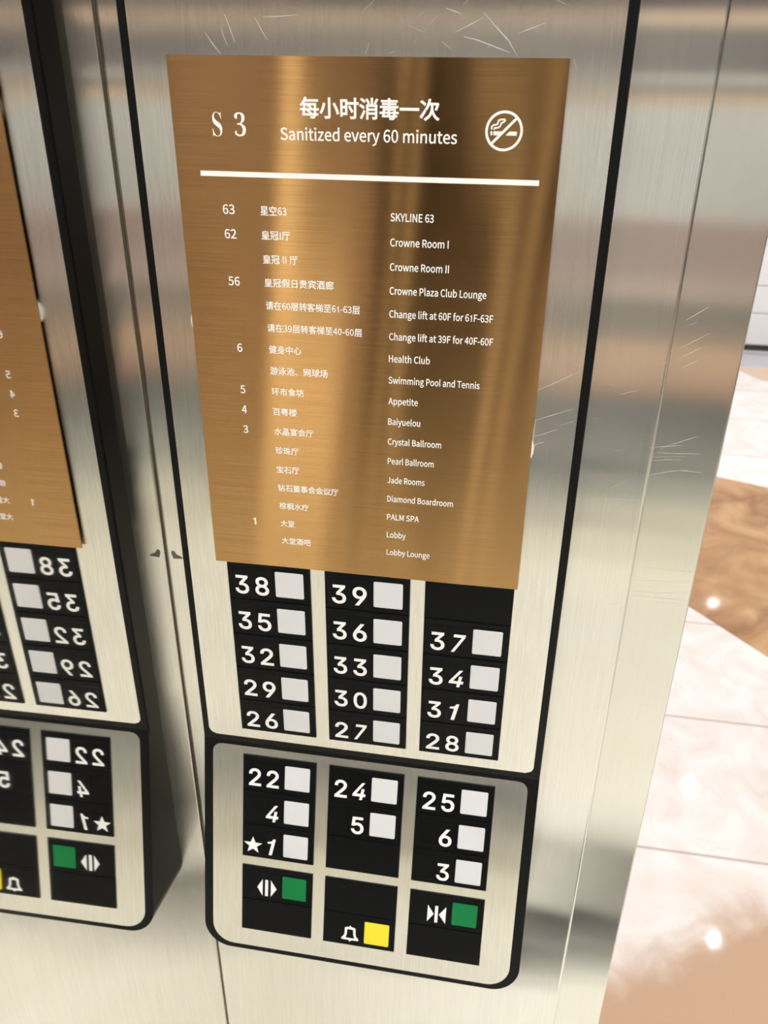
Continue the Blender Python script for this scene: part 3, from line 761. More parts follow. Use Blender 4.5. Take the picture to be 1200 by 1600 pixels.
[350,[106,160,173,160,106,152,106,136,106,144,173,136,306,136,239,136,306,144,306,160,306,152,239,160],[73,255,73,241,143,255,284,255,214,255,284,241,284,213,284,227,214,213,73,213,143,213,73,227],[47,277,134,277,47,243,47,175,47,209,47,119,11,-14,43,41,18,-16,34,-27,29,-23,68,30,73,175,73,116,73,180,73,190,73,185,152,190,310,190,231,190,310,219,310,277,310,248,222,277],[101,-22,99,-17,112,-18,281,-7,129,-17,286,-16,295,-31,291,-25,303,-27,319,-19,311,-23,307,2,263,66,282,39,255,63,240,57,248,60,249,44,268,14,259,29,223,12,133,6,178,9,152,26,187,76,171,51,234,76,330,76,282,76,330,84,330,99,330,92,248,99,84,99,166,99,84,92,84,76,84,84,107,76,153,76,130,76,138,50,112,18,118,25,104,9,91,2,97,3,95,-5]],
[350,[28,116,27,121,31,119,54,121,42,121,64,121,85,121,75,121,85,104,85,70,85,87,61,66,14,58,38,62,16,50,20,33,18,41,41,37,85,46,63,41,85,21,85,-27,85,-3,93,-27,110,-27,102,-27,110,-1,110,50,110,25,126,54,158,60,142,57,157,67,157,83,157,75,141,80,110,75,126,77,110,90,110,121,110,106,122,121,146,121,134,121,146,129,146,145,146,137,134,145,110,145,122,145,110,163,110,199,110,181,102,199,85,199,93,199,85,181,85,145,85,163,74,145,51,145,62,145,62,169,82,229,73,199,103,229,146,229,125,229,146,237,146,253,146,245,127,253,89,253,108,253,92,265,98,289,95,277,89,291,72,294,81,292,70,280,64,253,67,267,48,253,16,253,32,253,16,245,16,229,16,237,30,229,58,229,44,229,50,200,37,167,41,176,31,152,20,139,26,141,23,133],[149,187,169,187,149,179,149,162,149,171,166,162,201,162,183,162,193,138,180,97,186,115,213,97,280,97,247,97,268,80,239,40,253,59,227,48,203,63,214,56,197,57,186,46,192,51,222,25,284,-28,263,-8,289,-22,301,-8,295,-15,291,2,258,27,276,14,281,55,322,114,305,89,316,118,304,124,310,121,303,123,300,122,301,122,272,122,216,122,244,122,220,135,228,162,224,149,264,162,336,162,300,162,336,171,336,187,336,179,302,187,235,187,269,187,239,201,246,229,242,215,272,229,323,229,298,229,323,237,323,253,323,245,300,253,253,253,276,253,256,266,263,291,259,278,254,292,236,294,245,293,233,280,226,253,230,267,205,253,163,253,184,253,163,245,163,229,163,237,182,229,220,229,201,229,216,215,208,187,212,201,188,187]],
[350,[125,185,124,185,160,185,231,185,196,185,216,169,176,141,197,154,155,154,123,184,137,168,124,184],[132,232,142,230,115,205,32,153,81,174,38,149,50,134,46,140,71,144,105,168,89,156,118,153,151,128,134,140,109,107,12,84,59,92,17,78,25,61,23,68,43,64,81,75,62,69,81,40,81,-28,81,6,90,-28,107,-28,98,-28,107,-24,107,-16,107,-20,153,-16,245,-16,199,-16,245,-20,245,-27,245,-23,254,-27,272,-27,263,-27,272,7,272,76,272,42,288,72,321,67,305,69,325,74,338,91,332,85,288,98,201,129,241,110,230,147,272,196,255,170,266,200,254,207,260,204,252,207,249,206,251,206,214,206,145,206,179,206,151,213,161,227,156,220,151,229],[175,113,151,100,201,99,259,80,229,88,205,80,97,80,151,80,125,89],[107,6,153,6,107,23,107,58,107,41,153,58,245,58,199,58,245,41,245,6,245,23,199,6],[151,291,160,293,157,282,167,262,162,272,120,262,27,262,74,262,27,240,27,196,27,218,36,196,53,196,44,196,53,210,53,238,53,224,134,238,297,238,215,238,297,224,297,196,297,210,305,196,323,196,314,196,323,218,323,262,323,240,281,262,197,262,239,262,192,273,177,297,184,287,168,295]],
[350,[68,294,76,294,68,272,68,227,68,249,51,227,18,227,34,227,18,218,18,202,18,210,33,202,65,202,49,202,54,154,11,69,33,98,16,63,25,43,22,51,41,67,68,143,56,104,68,86,68,-28,68,29,76,-28,92,-28,84,-28,92,33,92,155,92,94,101,138,117,106,112,118,122,113,133,125,128,119,127,136,92,188,100,176,92,193,92,202,92,197,104,202,129,202,117,202,129,210,129,227,129,218,117,227,92,227,104,227,92,249,92,294,92,272,84,294],[218,149,202,149,218,136,218,111,218,123,201,111,165,111,183,111,167,123,170,149,169,136,186,149],[150,172,172,172,147,145,139,88,143,110,162,88,207,88,184,88,185,55,116,9,150,24,121,4,133,-11,129,-5,164,5,218,66,195,34,218,35,218,-28,218,3,226,-28,243,-28,235,-28,243,11,243,88,243,49,264,88,307,88,286,88,305,49,298,30,302,34,296,27,289,26,293,26,285,26,263,28,275,27,267,21,270,3,269,11,282,3,300,4,294,3,308,5,318,12,314,7,325,21,332,100,329,44,332,104,332,111,332,111,303,111,243,111,273,111,243,123,243,149,243,136,269,149,321,149,295,149,321,178,321,237,321,208,307,237,279,237,293,237,289,252,306,286,298,270,298,289,281,294,290,292,275,277,254,237,263,253,235,237,197,237,216,237,201,239,208,242,204,240,203,256,181,293,193,277,174,290,160,285,167,287,170,270,185,237,180,251,169,237,137,237,153,237,137,230,137,215,137,222,164,215,218,215,191,215,218,200,218,172,218,186,195,172],[243,215,243,200,261,215,297,215,279,215,297,200,297,172,297,186,279,172,243,172,261,172,243,186]],
[350,[51,148,50,154,64,153,274,162,83,153,283,153,296,137,291,144,303,142,319,153,311,148,300,177,229,235,260,211,222,230,208,221,215,225,222,210,252,184,238,197,197,182,89,178,143,180,111,197,155,250,133,223,210,250,321,250,266,250,321,258,321,275,321,267,223,275,27,275,125,275,27,267,27,250,27,258,58,250,120,250,89,250,99,222,67,190,75,199,57,181,43,174,50,175,46,167],[161,145,170,145,161,130,161,100,161,115,124,100,50,100,87,100,50,92,50,75,50,83,87,75,161,75,124,75,161,54,161,11,161,32,114,11,19,11,66,11,19,2,19,-14,19,-6,123,-14,332,-14,228,-14,332,-6,332,11,332,2,284,11,188,11,236,11,188,32,188,75,188,54,226,75,303,75,264,75,303,83,303,100,303,92,264,100,188,100,226,100,188,115,188,145,188,130,179,145]],
[350,[75,294,83,292,61,242,12,157,39,191,16,151,25,130,23,137,34,142,51,170,43,155,51,104,51,-27,51,38,59,-27,74,-27,66,-27,74,55,74,218,74,136,84,241,98,287,92,264,90,289],[187,265,202,265,187,259,187,245,187,252,202,245,231,245,217,245,231,236,231,218,231,227,211,218,172,218,192,218,172,211,172,198,172,205,192,198,231,198,211,198,231,188,231,169,231,179,217,169,187,169,202,169,187,163,187,150,187,156,202,150,231,150,217,150,231,141,231,123,231,132,215,123,182,123,198,123,182,116,182,102,182,109,198,102,231,102,215,102,231,93,231,75,231,84,212,75,173,75,192,75,173,67,173,53,173,60,192,53,231,53,212,53,231,39,231,11,231,25,239,11,254,11,246,11,254,25,254,53,254,39,279,53,329,53,304,53,329,60,329,75,329,67,304,75,254,75,279,75,254,84,254,102,254,93,275,102,317,102,296,102,317,109,317,123,317,116,296,123,254,123,275,123,254,132,254,150,254,141,273,150,312,150,292,150,312,166,312,198,312,182,320,198,337,198,328,198,337,205,337,218,337,211,328,218,312,218,320,218,312,234,312,265,312,249,292,265,254,265,273,265,254,274,254,293,254,283,246,293,231,293,239,293,231,283,231,265,231,274,217,265],[254,198,254,188,266,198,291,198,278,198,291,188,291,169,291,179,278,169,254,169,266,169,254,179],[254,218,266,218,254,227,254,245,254,236,266,245,291,245,278,245,291,236,291,218,291,227,278,218],[101,136,99,141,101,139,110,145,105,142,123,145,149,145,136,145,146,112,131,62,140,85,123,76,110,113,116,93,104,111,91,106,97,109,99,79,121,39,109,57,110,18,78,-11,96,1,83,-14,96,-28,92,-23,112,-16,137,20,126,0,172,-15,271,-23,218,-23,290,-23,328,-23,309,-23,329,-17,337,0,333,-6,323,0,272,0,283,0,224,0,147,41,180,7,160,73,174,163,169,113,169,164,160,167,164,165,158,166,155,166,157,166,147,166,130,166,138,166,146,193,177,262,163,227,172,265,161,272,167,269,159,271,154,269,156,270,136,269,99,269,117,269,99,261,99,246,99,254,114,246,145,246,129,246,132,215,111,178,116,186,104,167,90,156,96,157,93,151]],
[350,[246,186,197,186,246,175,246,154,246,164,197,154,100,154,148,154,100,164,100,186,100,175,148,186],[246,206,246,216,197,206,100,206,148,206,100,216,100,237,100,226,148,237,246,237,197,237,246,226],[246,133,197,133,246,124,246,104,246,114,244,103,240,99,242,101,193,99,100,99,146,99,100,111,100,133,100,122,148,133],[27,99,43,99,27,92,27,76,27,84,88,76,209,76,148,76,154,38,15,-9,87,10,20,-14,31,-31,28,-25,111,-7,246,74,185,26,246,52,246,9,246,31,246,2,236,0,243,0,228,-1,174,0,202,-1,178,-7,183,-26,182,-19,219,-26,254,-21,241,-25,267,-17,271,9,271,-8,271,38,271,95,271,67,293,115,329,160,312,136,321,164,306,172,314,168,296,157,271,129,284,142,271,173,271,260,271,216,239,260,174,260,206,260,180,269,190,290,185,280,180,292,160,295,170,294,158,285,146,260,152,272,122,260,74,260,98,260,74,206,74,99,74,153,58,99]],
[350,[160,294,170,294,160,273,160,231,160,252,118,231,34,231,76,231,34,176,34,65,34,121,42,65,60,65,51,65,60,72,60,87,60,80,93,87,160,87,127,87,160,49,160,-28,160,11,170,-28,188,-28,179,-28,188,11,188,87,188,49,222,87,289,87,255,87,289,80,289,67,289,74,298,67,316,67,307,67,316,122,316,231,316,177,273,231,188,231,231,231,188,252,188,294,188,273,179,294],[60,113,93,113,60,144,60,206,60,175,93,206,160,206,127,206,160,175,160,113,160,144,127,113],[289,113,289,144,255,113,188,113,222,113,188,144,188,206,188,175,222,206,289,206,255,206,289,175]],
[350,[103,196,112,196,103,139,103,23,103,81,103,-12,152,-22,114,-22,160,-22,223,-22,214,-22,263,-22,275,64,271,-2,267,67,249,76,256,71,247,16,222,3,244,3,210,3,154,3,164,3,134,3,131,23,131,6,131,81,131,196,131,139,121,196],[47,170,56,169,42,129,15,38,30,74,24,34,42,27,33,30,56,64,72,165,67,124,64,167],[266,170,275,173,286,129,312,37,305,73,321,40,338,47,330,44,331,83,291,179,311,137,283,176],[120,265,126,270,153,241,214,185,194,207,220,191,233,204,227,198,213,227,138,282,171,259,132,276]],
[350,[27,272,32,278,46,261,82,233,70,244,87,240,98,254,92,247,85,264,42,290,61,280,37,284],[13,177,18,183,33,167,71,143,58,152,76,150,86,164,81,157,73,173,28,196,47,187,23,190],[19,-10,32,18,27,-14,43,-23,35,-19,57,9,85,90,73,53,78,94,63,103,70,99,50,63],[263,135,273,142,263,124,263,102,263,113,245,102,209,102,227,102,209,93,209,77,209,85,227,77,263,77,245,77,263,52,263,2,263,27,263,-2,257,-4,262,-4,252,-4,218,-4,236,-4,222,-11,226,-28,225,-21,250,-28,275,-23,265,-27,285,-20,288,1,288,-12,288,27,288,77,288,52,304,77,337,77,320,77,337,85,337,102,337,93,320,102,288,102,304,102,288,110,288,127,288,119,305,140,335,175,322,158,329,178,319,186,324,182,317,185,314,185,316,185,285,185,228,185,256,185,234,196,245,222,240,208,276,222,336,222,306,222,336,231,336,248,336,239,309,248,254,248,281,248,258,261,264,290,261,276,255,291,239,294,247,293,231,254,199,187,218,213,205,185,221,174,216,178,223,177,227,183,225,180,227,176,227,161,227,168,249,161,293,161,271,161,284,152],[90,238,131,238,90,229,90,213,90,221,101,213,123,213,112,213,121,126,70,-11,116,37,77,-15,89,-28,85,-22,125,12,144,138,138,72,155,138,179,138,167,138,176,44,167,4,173,11,164,-1,157,-1,161,-1,152,-1,125,0,139,-1,129,-7,132,-24,131,-17,146,-25,168,-24,160,-24,177,-23,188,-13,183,-20,197,-1,203,151,200,37,203,154,203,162,203,162,184,162,145,162,164,162,146,179,147,213,146,196,169,213,213,213,191,213,213,221,213,238,213,229,172,238],[121,285,129,288,132,270,150,238,145,251,159,242,175,249,167,245,169,262,145,294,157,280,137,291]],
[350,[155,273,159,280,192,263,264,232,239,245,268,240,276,255,272,247,251,268,167,293,203,285,163,287],[32,272,36,278,54,261,96,231,82,244,101,238,111,253,106,246,97,265,46,291,68,282,41,285],[13,177,17,184,35,167,78,139,64,151,83,146,92,161,87,154,78,173,26,197,49,188,22,190],[23,-6,41,21,31,-12,47,-22,39,-17,65,10,104,92,88,54,98,97,84,107,91,102,65,67],[102,157,125,157,102,149,102,133,102,141,122,133,161,133,141,133,148,81,89,14,120,36,94,9,105,-5,102,1,145,25,190,153,178,79,185,154,174,158,180,156,173,158,170,157,171,157,147,157],[310,190,317,184,296,171,253,128,272,147,245,147,233,189,238,168,233,200,233,222,233,211,200,222,133,222,167,222,133,214,133,197,133,205,158,197,208,197,183,197,208,133,208,5,208,69,208,-1,200,-2,206,-2,195,-3,157,-2,176,-3,160,-9,165,-28,165,-21,192,-28,219,-23,209,-27,229,-19,233,4,233,-11,233,43,233,121,233,82,253,68,320,-3,282,23,325,5,340,20,333,14,307,38,262,108,282,69,284,126,332,173,311,151,325,179]],
[350,[33,271,37,277,55,261,97,232,83,244,102,240,112,255,107,247,98,266,47,290,69,281,42,284],[14,175,19,181,36,165,77,138,63,149,81,145,91,160,86,152,77,171,28,194,50,185,23,188],[26,-6,43,21,33,-11,48,-23,41,-17,68,10,109,91,91,54,103,96,89,107,96,102,70,68],[139,260,147,260,139,229,139,166,139,197,125,160,97,150,111,155,100,142,107,126,103,134,117,130,139,139,128,134,139,101,139,25,139,63,139,-14,193,-24,151,-24,203,-24,285,-24,275,-24,324,-24,337,41,333,-8,330,42,313,51,319,47,310,10,285,0,306,0,269,0,194,0,206,0,169,0,165,25,165,5,165,66,165,148,165,107,182,155,216,169,199,162,216,129,216,50,216,90,224,50,242,50,233,50,242,93,242,179,242,136,260,186,296,200,278,193,296,145,293,98,295,108,291,89,281,88,287,88,277,88,254,89,264,88,257,82,261,64,260,71,271,63,297,66,287,64,307,69,317,92,314,76,320,106,321,221,321,157,322,223,323,226,322,224,317,228,304,233,310,231,302,232,299,229,301,230,299,228,297,227,298,228,279,220,242,206,260,213,242,235,242,293,242,264,233,293,216,293,224,293,216,261,216,196,216,228,199,189,165,176,182,182,165,204,165,260,165,232,156,260]],
[350,[96,-20,73,8,104,-13,119,1,111,-6,98,26,41,78,66,58,33,72,18,58,26,65,43,38]],
[350,[68,188,73,193,84,168,117,123,101,146,103,86,60,31,85,54,66,28,81,16,76,20,102,39,133,100,119,67,144,83,160,55,153,68,166,61,177,72,171,66,169,87,143,126,157,106,152,155,165,221,160,187,157,222,141,224,149,223,137,198,125,150,132,173,112,168,84,202,98,186,79,197],[169,187,175,192,185,168,217,123,202,145,203,84,158,28,184,52,164,25,179,13,174,17,201,36,232,98,219,64,245,78,262,44,255,60,268,50,280,60,274,55,272,78,243,125,258,102,252,154,264,221,259,186,256,222,241,223,248,222,237,197,225,150,232,173,213,168,186,201,200,185,181,196],[31,273,127,273,31,173,31,-27,31,73,40,-27,57,-27,49,-27,57,64,57,248,57,156,136,248,294,248,215,248,294,168,294,7,294,87,294,1,285,-1,292,-1,278,-2,232,-1,255,-2,236,-8,242,-27,241,-20,274,-27,304,-22,293,-26,316,-18,320,7,320,-10,320,96,320,273,320,184,224,273]],
[350,[137,178,144,181,153,157,174,111,168,129,182,115,196,122,189,118,190,140,158,187,173,167,151,184],[260,277,265,281,276,265,302,238,293,249,307,243,318,254,312,248,309,264,276,290,291,280,270,286],[308,189,315,185,296,169,261,123,277,143,253,144,243,196,248,168,243,200,243,209,243,205,274,209,335,209,305,209,335,217,335,233,335,225,305,233,243,233,274,233,243,253,243,294,243,274,235,294,218,294,226,294,218,274,218,233,218,253,189,233,132,233,161,233,132,225,132,209,132,217,161,209,218,209,189,209,218,178,218,117,218,148,182,84,118,30,143,50,124,22,135,7,129,15,159,29,218,88,189,58,218,60,218,5,218,32,218,-1,210,-3,216,-3,205,-4,166,-3,187,-4,170,-10,176,-28,174,-21,203,-28,229,-23,219,-27,239,-19,243,5,243,-11,243,38,243,103,243,70,260,59,325,-3,285,27,328,4,341,17,335,13,308,41,269,101,285,67,289,120,331,176,312,151,323,181],[12,34,27,39,14,26,18,9,16,17,49,19,130,45,91,32,129,53,126,69,128,61,112,64,83,55,97,60,83,85,83,145,83,115,95,145,118,145,106,145,118,153,118,169,118,161,106,169,83,169,95,169,83,195,83,246,83,220,97,246,124,246,110,246,124,254,124,270,124,262,88,270,16,270,52,270,16,262,16,246,16,254,30,246,58,246,44,246,58,220,58,169,58,195,45,169,19,169,32,169,19,161,19,145,19,153,32,145,58,145,45,145,58,112,58,48,58,80,43,43]],
[350,[144,152,142,158,147,155,174,156,158,156,183,156,199,156,191,156,185,118,127,65,159,86,126,72,123,85,124,78,110,80,85,71,98,76,85,109,85,184,85,146,98,184,124,184,111,184,124,192,124,209,124,200,111,209,85,209,98,209,85,236,85,290,85,263,77,290,61,290,69,290,61,263,61,209,61,236,46,209,18,209,32,209,18,200,18,184,18,192,32,184,61,184,46,184,61,143,61,62,61,103,42,55,13,45,26,49,16,36,21,19,18,27,51,30,128,61,91,46,128,62,127,64,127,63,133,61,146,49,142,54,180,74,224,156,208,111,234,156,254,156,244,156,231,81,133,-13,192,23,139,-16,153,-28,149,-23,212,12,278,156,254,74,286,156,302,156,294,156,296,53,279,4,288,14,276,-1,267,-1,272,-1,261,-1,233,0,247,-1,237,-7,240,-25,240,-18,255,-26,278,-25,269,-26,288,-24,301,-13,295,-21,314,2,328,168,321,45,329,172,329,181,329,181,282,181,188,181,235,181,223,203,297,265,260,232,291,270,278,280,284,275,276,279,272,278,274,278,225,278,131,278,178,278,131,269,131,253,131,261,169,253,244,253,206,253,214,225,168,194,180,201,154,185,133,177,141,178,136,170]],
[350,[237,173,244,178,263,144,308,78,294,103,316,84,330,95,323,89,315,119,257,187,283,158,250,182],[13,36,27,40,15,27,19,11,17,19,48,21,120,47,85,34,119,55,116,71,117,63,104,67,81,58,92,63,81,87,81,145,81,116,91,145,112,145,101,145,112,153,112,169,112,161,101,169,81,169,91,169,81,195,81,246,81,220,93,246,119,246,106,246,119,254,119,270,119,262,84,270,14,270,49,270,14,262,14,246,14,254,28,246,56,246,42,246,56,220,56,169,56,195,44,169,20,169,32,169,20,161,20,145,20,153,32,145,56,145,44,145,56,113,56,50,56,82,42,45],[137,272,201,272,137,263,137,246,137,255,167,246,226,246,196,246,204,185,124,95,168,130,130,90,145,74,140,79,169,96,211,154,191,123,211,94,211,-27,211,33,219,-27,237,-27,228,-27,237,49,237,202,237,126,243,216,255,246,250,231,280,246,331,246,305,246,331,255,331,272,331,263,266,272]],
[350,[145,289,153,292,153,275,168,243,162,256,118,243,18,243,68,243,18,234,18,217,18,226,65,217,160,217,113,217,160,201,160,169,160,185,124,169,52,169,88,169,52,117,52,13,52,65,61,13,78,13,69,13,78,56,78,144,78,100,106,144,160,144,133,144,160,87,160,-27,160,30,169,-27,187,-27,178,-27,187,30,187,144,187,87,217,144,275,144,246,144,275,111,275,46,275,79,275,41,267,39,273,40,261,39,216,40,239,39,220,32,225,14,224,22,255,14,287,19,274,14,298,23,302,46,302,31,302,87,302,169,302,128,264,169,187,169,225,169,187,185,187,217,187,201,236,217,333,217,284,217,333,226,333,243,333,234,286,243,193,243,239,243,194,243,198,244,196,244,193,258,170,297,180,280,162,294]],
[350,[248,128,199,128,248,117,248,97,248,107,199,97,102,97,150,97,102,107,102,128,102,117,150,128],[248,148,248,158,199,148,102,148,150,148,102,158,102,177,102,167,150,177,248,177,199,177,248,167],[153,54,159,59,200,31,289,-27,260,-4,296,-21,308,-9,302,-15,293,3,245,31,270,17,265,43,306,72,287,58,299,77,286,87,293,82,282,84,274,77,278,81,274,115,274,190,274,152,291,182,324,170,307,175,327,177,341,193,335,188,285,208,191,276,224,240,193,279,197,285,195,282,189,289,174,297,181,293,141,247,13,187,77,208,19,181,30,166,26,172,46,171,76,185,61,178,76,129,76,17,76,73,76,4,64,-5,69,-2,68,-10,74,-27,72,-21,82,-23,187,-1,94,-20,187,5,187,22,187,15,159,17,102,6,130,12,102,29,102,75,102,52,158,75,271,75,215,75,256,64,223,43,239,53,205,53,171,69,187,62,165,64],[150,227,158,229,156,219,167,199,162,208,145,199,100,199,123,199,129,216,176,259,155,236,198,236,256,199,226,216,236,199,194,199,215,199,190,209,173,234,181,223,165,232]],
[350,[213,290,221,292,219,273,230,236,227,250,238,239,255,244,247,241,252,257,238,296,244,279,229,294],[129,233,198,233,129,224,129,208,129,216,149,208,188,208,168,208,188,192,188,160,188,176,188,109,103,-10,179,41,110,-15,123,-28,119,-23,190,16,213,127,208,75,238,127,290,127,264,127,286,44,275,4,282,11,271,0,261,-1,268,-1,254,-1,214,1,235,0,219,-6,223,-25,222,-17,242,-26,272,-25,262,-25,283,-24,297,-13,290,-21,308,-1,317,140,312,37,317,144,317,152,317,152,283,152,214,152,248,152,214,155,214,159,214,157,214,175,214,208,214,192,255,208,336,208,295,208,336,216,336,233,336,224,267,233],[12,51,27,56,14,42,19,24,17,33,53,37,139,70,97,54,137,78,134,94,136,86,119,89,89,77,104,83,89,112,89,181,89,146,103,181,131,181,117,181,131,189,131,206,131,198,117,206,89,206,103,206,89,234,89,290,89,262,80,290,63,290,72,290,63,262,63,206,63,234,48,206,19,206,33,206,19,198,19,181,19,189,33,181,63,181,48,181,63,144,63,69,63,106,44,62]],
[350,[62,197,90,197,62,122,62,-28,62,47,71,-28,89,-28,80,-28,89,-21,89,-6,89,-13,148,-6,266,-6,207,-6,266,-13,266,-28,266,-21,275,-28,293,-28,284,-28,293,47,293,197,293,122,253,197,174,197,214,197,179,213,188,250,183,232,234,250,328,250,281,250,328,258,328,275,328,267,226,275,22,275,124,275,22,267,22,250,22,258,67,250,157,250,112,250,155,232,147,197,151,213,119,197],[89,84,89,63,148,84,266,84,207,84,266,63,266,19,266,41,207,19,89,19,148,19,89,41],[89,109,148,109,89,130,89,173,89,151,148,173,266,173,207,173,266,151,266,109,266,130,207,109]],
[350,[76,249,76,215,142,249,273,249,207,249,273,215,273,146,273,181,207,146,76,146,142,146,76,181],[193,181,196,184,210,173,246,154,234,161,249,158,257,166,253,162,244,173,204,192,221,184,200,188],[150,297,159,295,146,289,131,268,138,277,105,268,53,268,79,268,53,221,53,128,53,175,134,128,297,128,216,128,297,175,297,268,297,221,251,268,159,268,205,268,165,275,178,291,172,283,168,293],[20,106,123,106,20,99,20,85,20,92,43,85,88,85,65,85,82,68,69,37,75,50,133,37,261,37,197,37,257,14,247,-1,252,3,244,-4,232,-4,240,-4,224,-4,181,-2,202,-4,185,-8,189,-24,188,-18,210,-26,241,-25,231,-26,253,-25,267,-18,260,-23,277,-9,289,46,282,8,290,50,291,57,291,57,228,57,104,57,166,57,107,67,113,85,110,76,185,85,329,85,257,85,329,92,329,106,329,99,226,106],[102,238,107,241,113,230,133,212,126,220,119,212,89,212,104,212,89,206,89,195,89,201,110,195,153,195,132,195,137,182,87,166,111,172,91,162,99,151,97,155,122,158,165,185,147,171,165,174,165,151,165,162,171,151,185,151,178,151,185,166,185,195,185,181,209,195,258,195,234,195,258,201,258,212,258,206,244,212,215,212,229,212,225,219,246,238,237,228,241,241,231,247,236,244,223,238,198,217,209,225,201,215,206,212,203,213,199,212,185,212,192,212,185,223,185,245,185,234,178,245,165,245,171,245,165,234,165,212,165,223,155,212,136,212,146,212,141,215,150,220,145,217,143,227,117,246,129,238,112,243]],
[350,[146,275,153,278,155,260,172,228,166,239,179,231,193,238,186,235,188,250,166,284,176,270,160,281],[292,288,300,285,286,272,263,236,273,250,269,233,282,228,275,231,292,241,316,278,304,260,308,281],[216,294,225,294,216,271,216,226,216,249,189,226,133,226,161,226,133,218,133,204,133,211,155,204,200,204,178,204,179,182,123,150,149,161,129,146,140,131,136,137,165,144,216,190,195,167,216,172,216,134,216,153,225,134,241,134,233,134,241,153,241,192,241,172,263,168,318,133,293,146,322,139,335,153,329,148,310,163,258,204,279,183,281,204,327,204,304,204,327,211,327,226,327,218,298,226,241,226,270,226,241,249,241,294,241,271,233,294],[266,81,246,81,259,61,233,32,248,45,217,38,186,49,201,44,192,58,205,81,199,69,225,81],[149,39,158,50,169,32,209,18,190,25,186,6,120,-5,157,-1,124,-11,131,-27,129,-20,176,-20,237,6,211,-10,265,-5,308,-27,289,-16,314,-20,326,-8,320,-14,308,1,258,22,284,12,274,38,293,81,286,57,305,81,331,81,318,81,331,88,331,104,331,96,293,104,217,104,255,104,222,112,229,129,225,120,220,130,203,133,212,132,200,124,190,104,195,114,168,104,126,104,147,104,126,96,126,81,126,88,143,81,177,81,160,81,168,65],[62,294,70,294,62,272,62,227,62,249,48,227,20,227,34,227,20,218,20,202,20,210,33,202,61,202,47,202,51,154,11,69,32,98,16,63,25,43,22,51,39,65,62,134,52,99,62,80,62,-28,62,26,70,-28,86,-28,78,-28,86,33,86,155,86,94,96,139,110,107,106,118,116,114,126,126,121,120,121,137,86,188,95,176,86,193,86,202,86,197,98,202,121,202,109,202,121,210,121,227,121,218,109,227,86,227,98,227,86,249,86,294,86,272,78,294]],
[350,[25,204,57,204,25,196,25,178,25,187,54,178,111,178,82,178,94,109,14,27,58,56,20,23,35,6,30,13,84,41,143,199,125,107,137,201,125,206,131,203,124,205,120,204,122,205,89,204],[286,228,294,223,269,204,218,152,241,173,207,170,190,209,197,189,190,237,190,293,190,265,180,293,162,293,171,293,162,198,162,8,162,103,162,2,154,0,160,0,148,0,110,0,130,0,114,-8,120,-28,119,-21,147,-28,175,-23,164,-27,186,-18,190,8,190,-10,190,57,190,156,190,107,222,92,322,8,267,37,326,16,341,33,335,27,299,52,231,132,261,89,256,153,310,211,287,185,302,217]],
[350,[105,206,105,195,152,206,245,206,198,206,245,195,245,173,245,184,198,173,105,173,152,173,105,184],[105,259,105,248,152,259,245,259,198,259,245,248,245,227,245,238,198,227,105,227,152,227,105,238],[79,282,143,282,79,238,79,151,79,194,143,151,271,151,207,151,271,194,271,282,271,238,207,282],[57,47,57,34,83,47,134,47,108,47,134,34,134,7,134,21,108,7,57,7,83,7,57,21],[57,68,83,68,57,80,57,104,57,92,83,104,134,104,108,104,134,92,134,68,134,80,108,68],[32,127,75,127,32,75,32,-28,32,24,40,-28,57,-28,49,-28,57,-24,57,-15,57,-20,83,-15,134,-15,108,-15,134,-19,134,-26,134,-22,143,-26,160,-26,151,-26,160,25,160,127,160,76,117,127],[216,47,216,34,242,47,294,47,268,47,294,34,294,7,294,21,268,7,216,7,242,7,216,21],[216,68,242,68,216,80,216,104,216,92,242,104,294,104,268,104,294,92,294,68,294,80,268,68],[191,127,234,127,191,75,191,-28,191,24,199,-28,216,-28,207,-28,216,-24,216,-15,216,-20,242,-15,294,-15,268,-15,294,-19,294,-26,294,-22,303,-26,320,-26,312,-26,320,25,320,127,320,76,277,127]],
[350,[103,158,103,150,151,158,246,158,199,158,246,150,246,133,246,141,199,133,103,133,151,133,103,141],[103,200,103,192,151,200,246,200,199,200,246,192,246,175,246,184,199,175,103,175,151,175,103,184],[67,34,77,43,97,28,154,16,126,22,120,5,25,-5,77,-2,29,-11,36,-28,34,-21,100,-22,192,7,152,-12,231,-4,289,-27,264,-15,297,-21,314,-8,305,-15,289,2,220,22,257,13,238,35,264,69,253,50,286,69,329,69,308,69,329,76,329,91,329,84,270,91,150,91,210,91,155,98,163,110,159,104,157,111,146,114,152,113,188,114,272,114,230,114,272,149,272,218,272,184,208,218,78,218,143,218,78,184,78,114,78,149,97,114,134,114,116,114,130,107,118,91,124,99,85,91,20,91,52,91,20,84,20,69,20,76,46,69,100,69,73,69,89,56],[234,69,200,69,222,53,189,30,207,41,164,36,112,47,138,42,119,54,132,69,125,61,166,69],[151,293,159,295,156,285,165,267,161,276,119,267,25,267,72,267,25,246,25,202,25,224,34,202,50,202,42,202,50,216,50,244,50,230,133,244,299,244,216,244,299,230,299,202,299,216,308,202,325,202,317,202,325,224,325,267,325,246,282,267,195,267,239,267,191,278,176,300,183,290,167,297]],
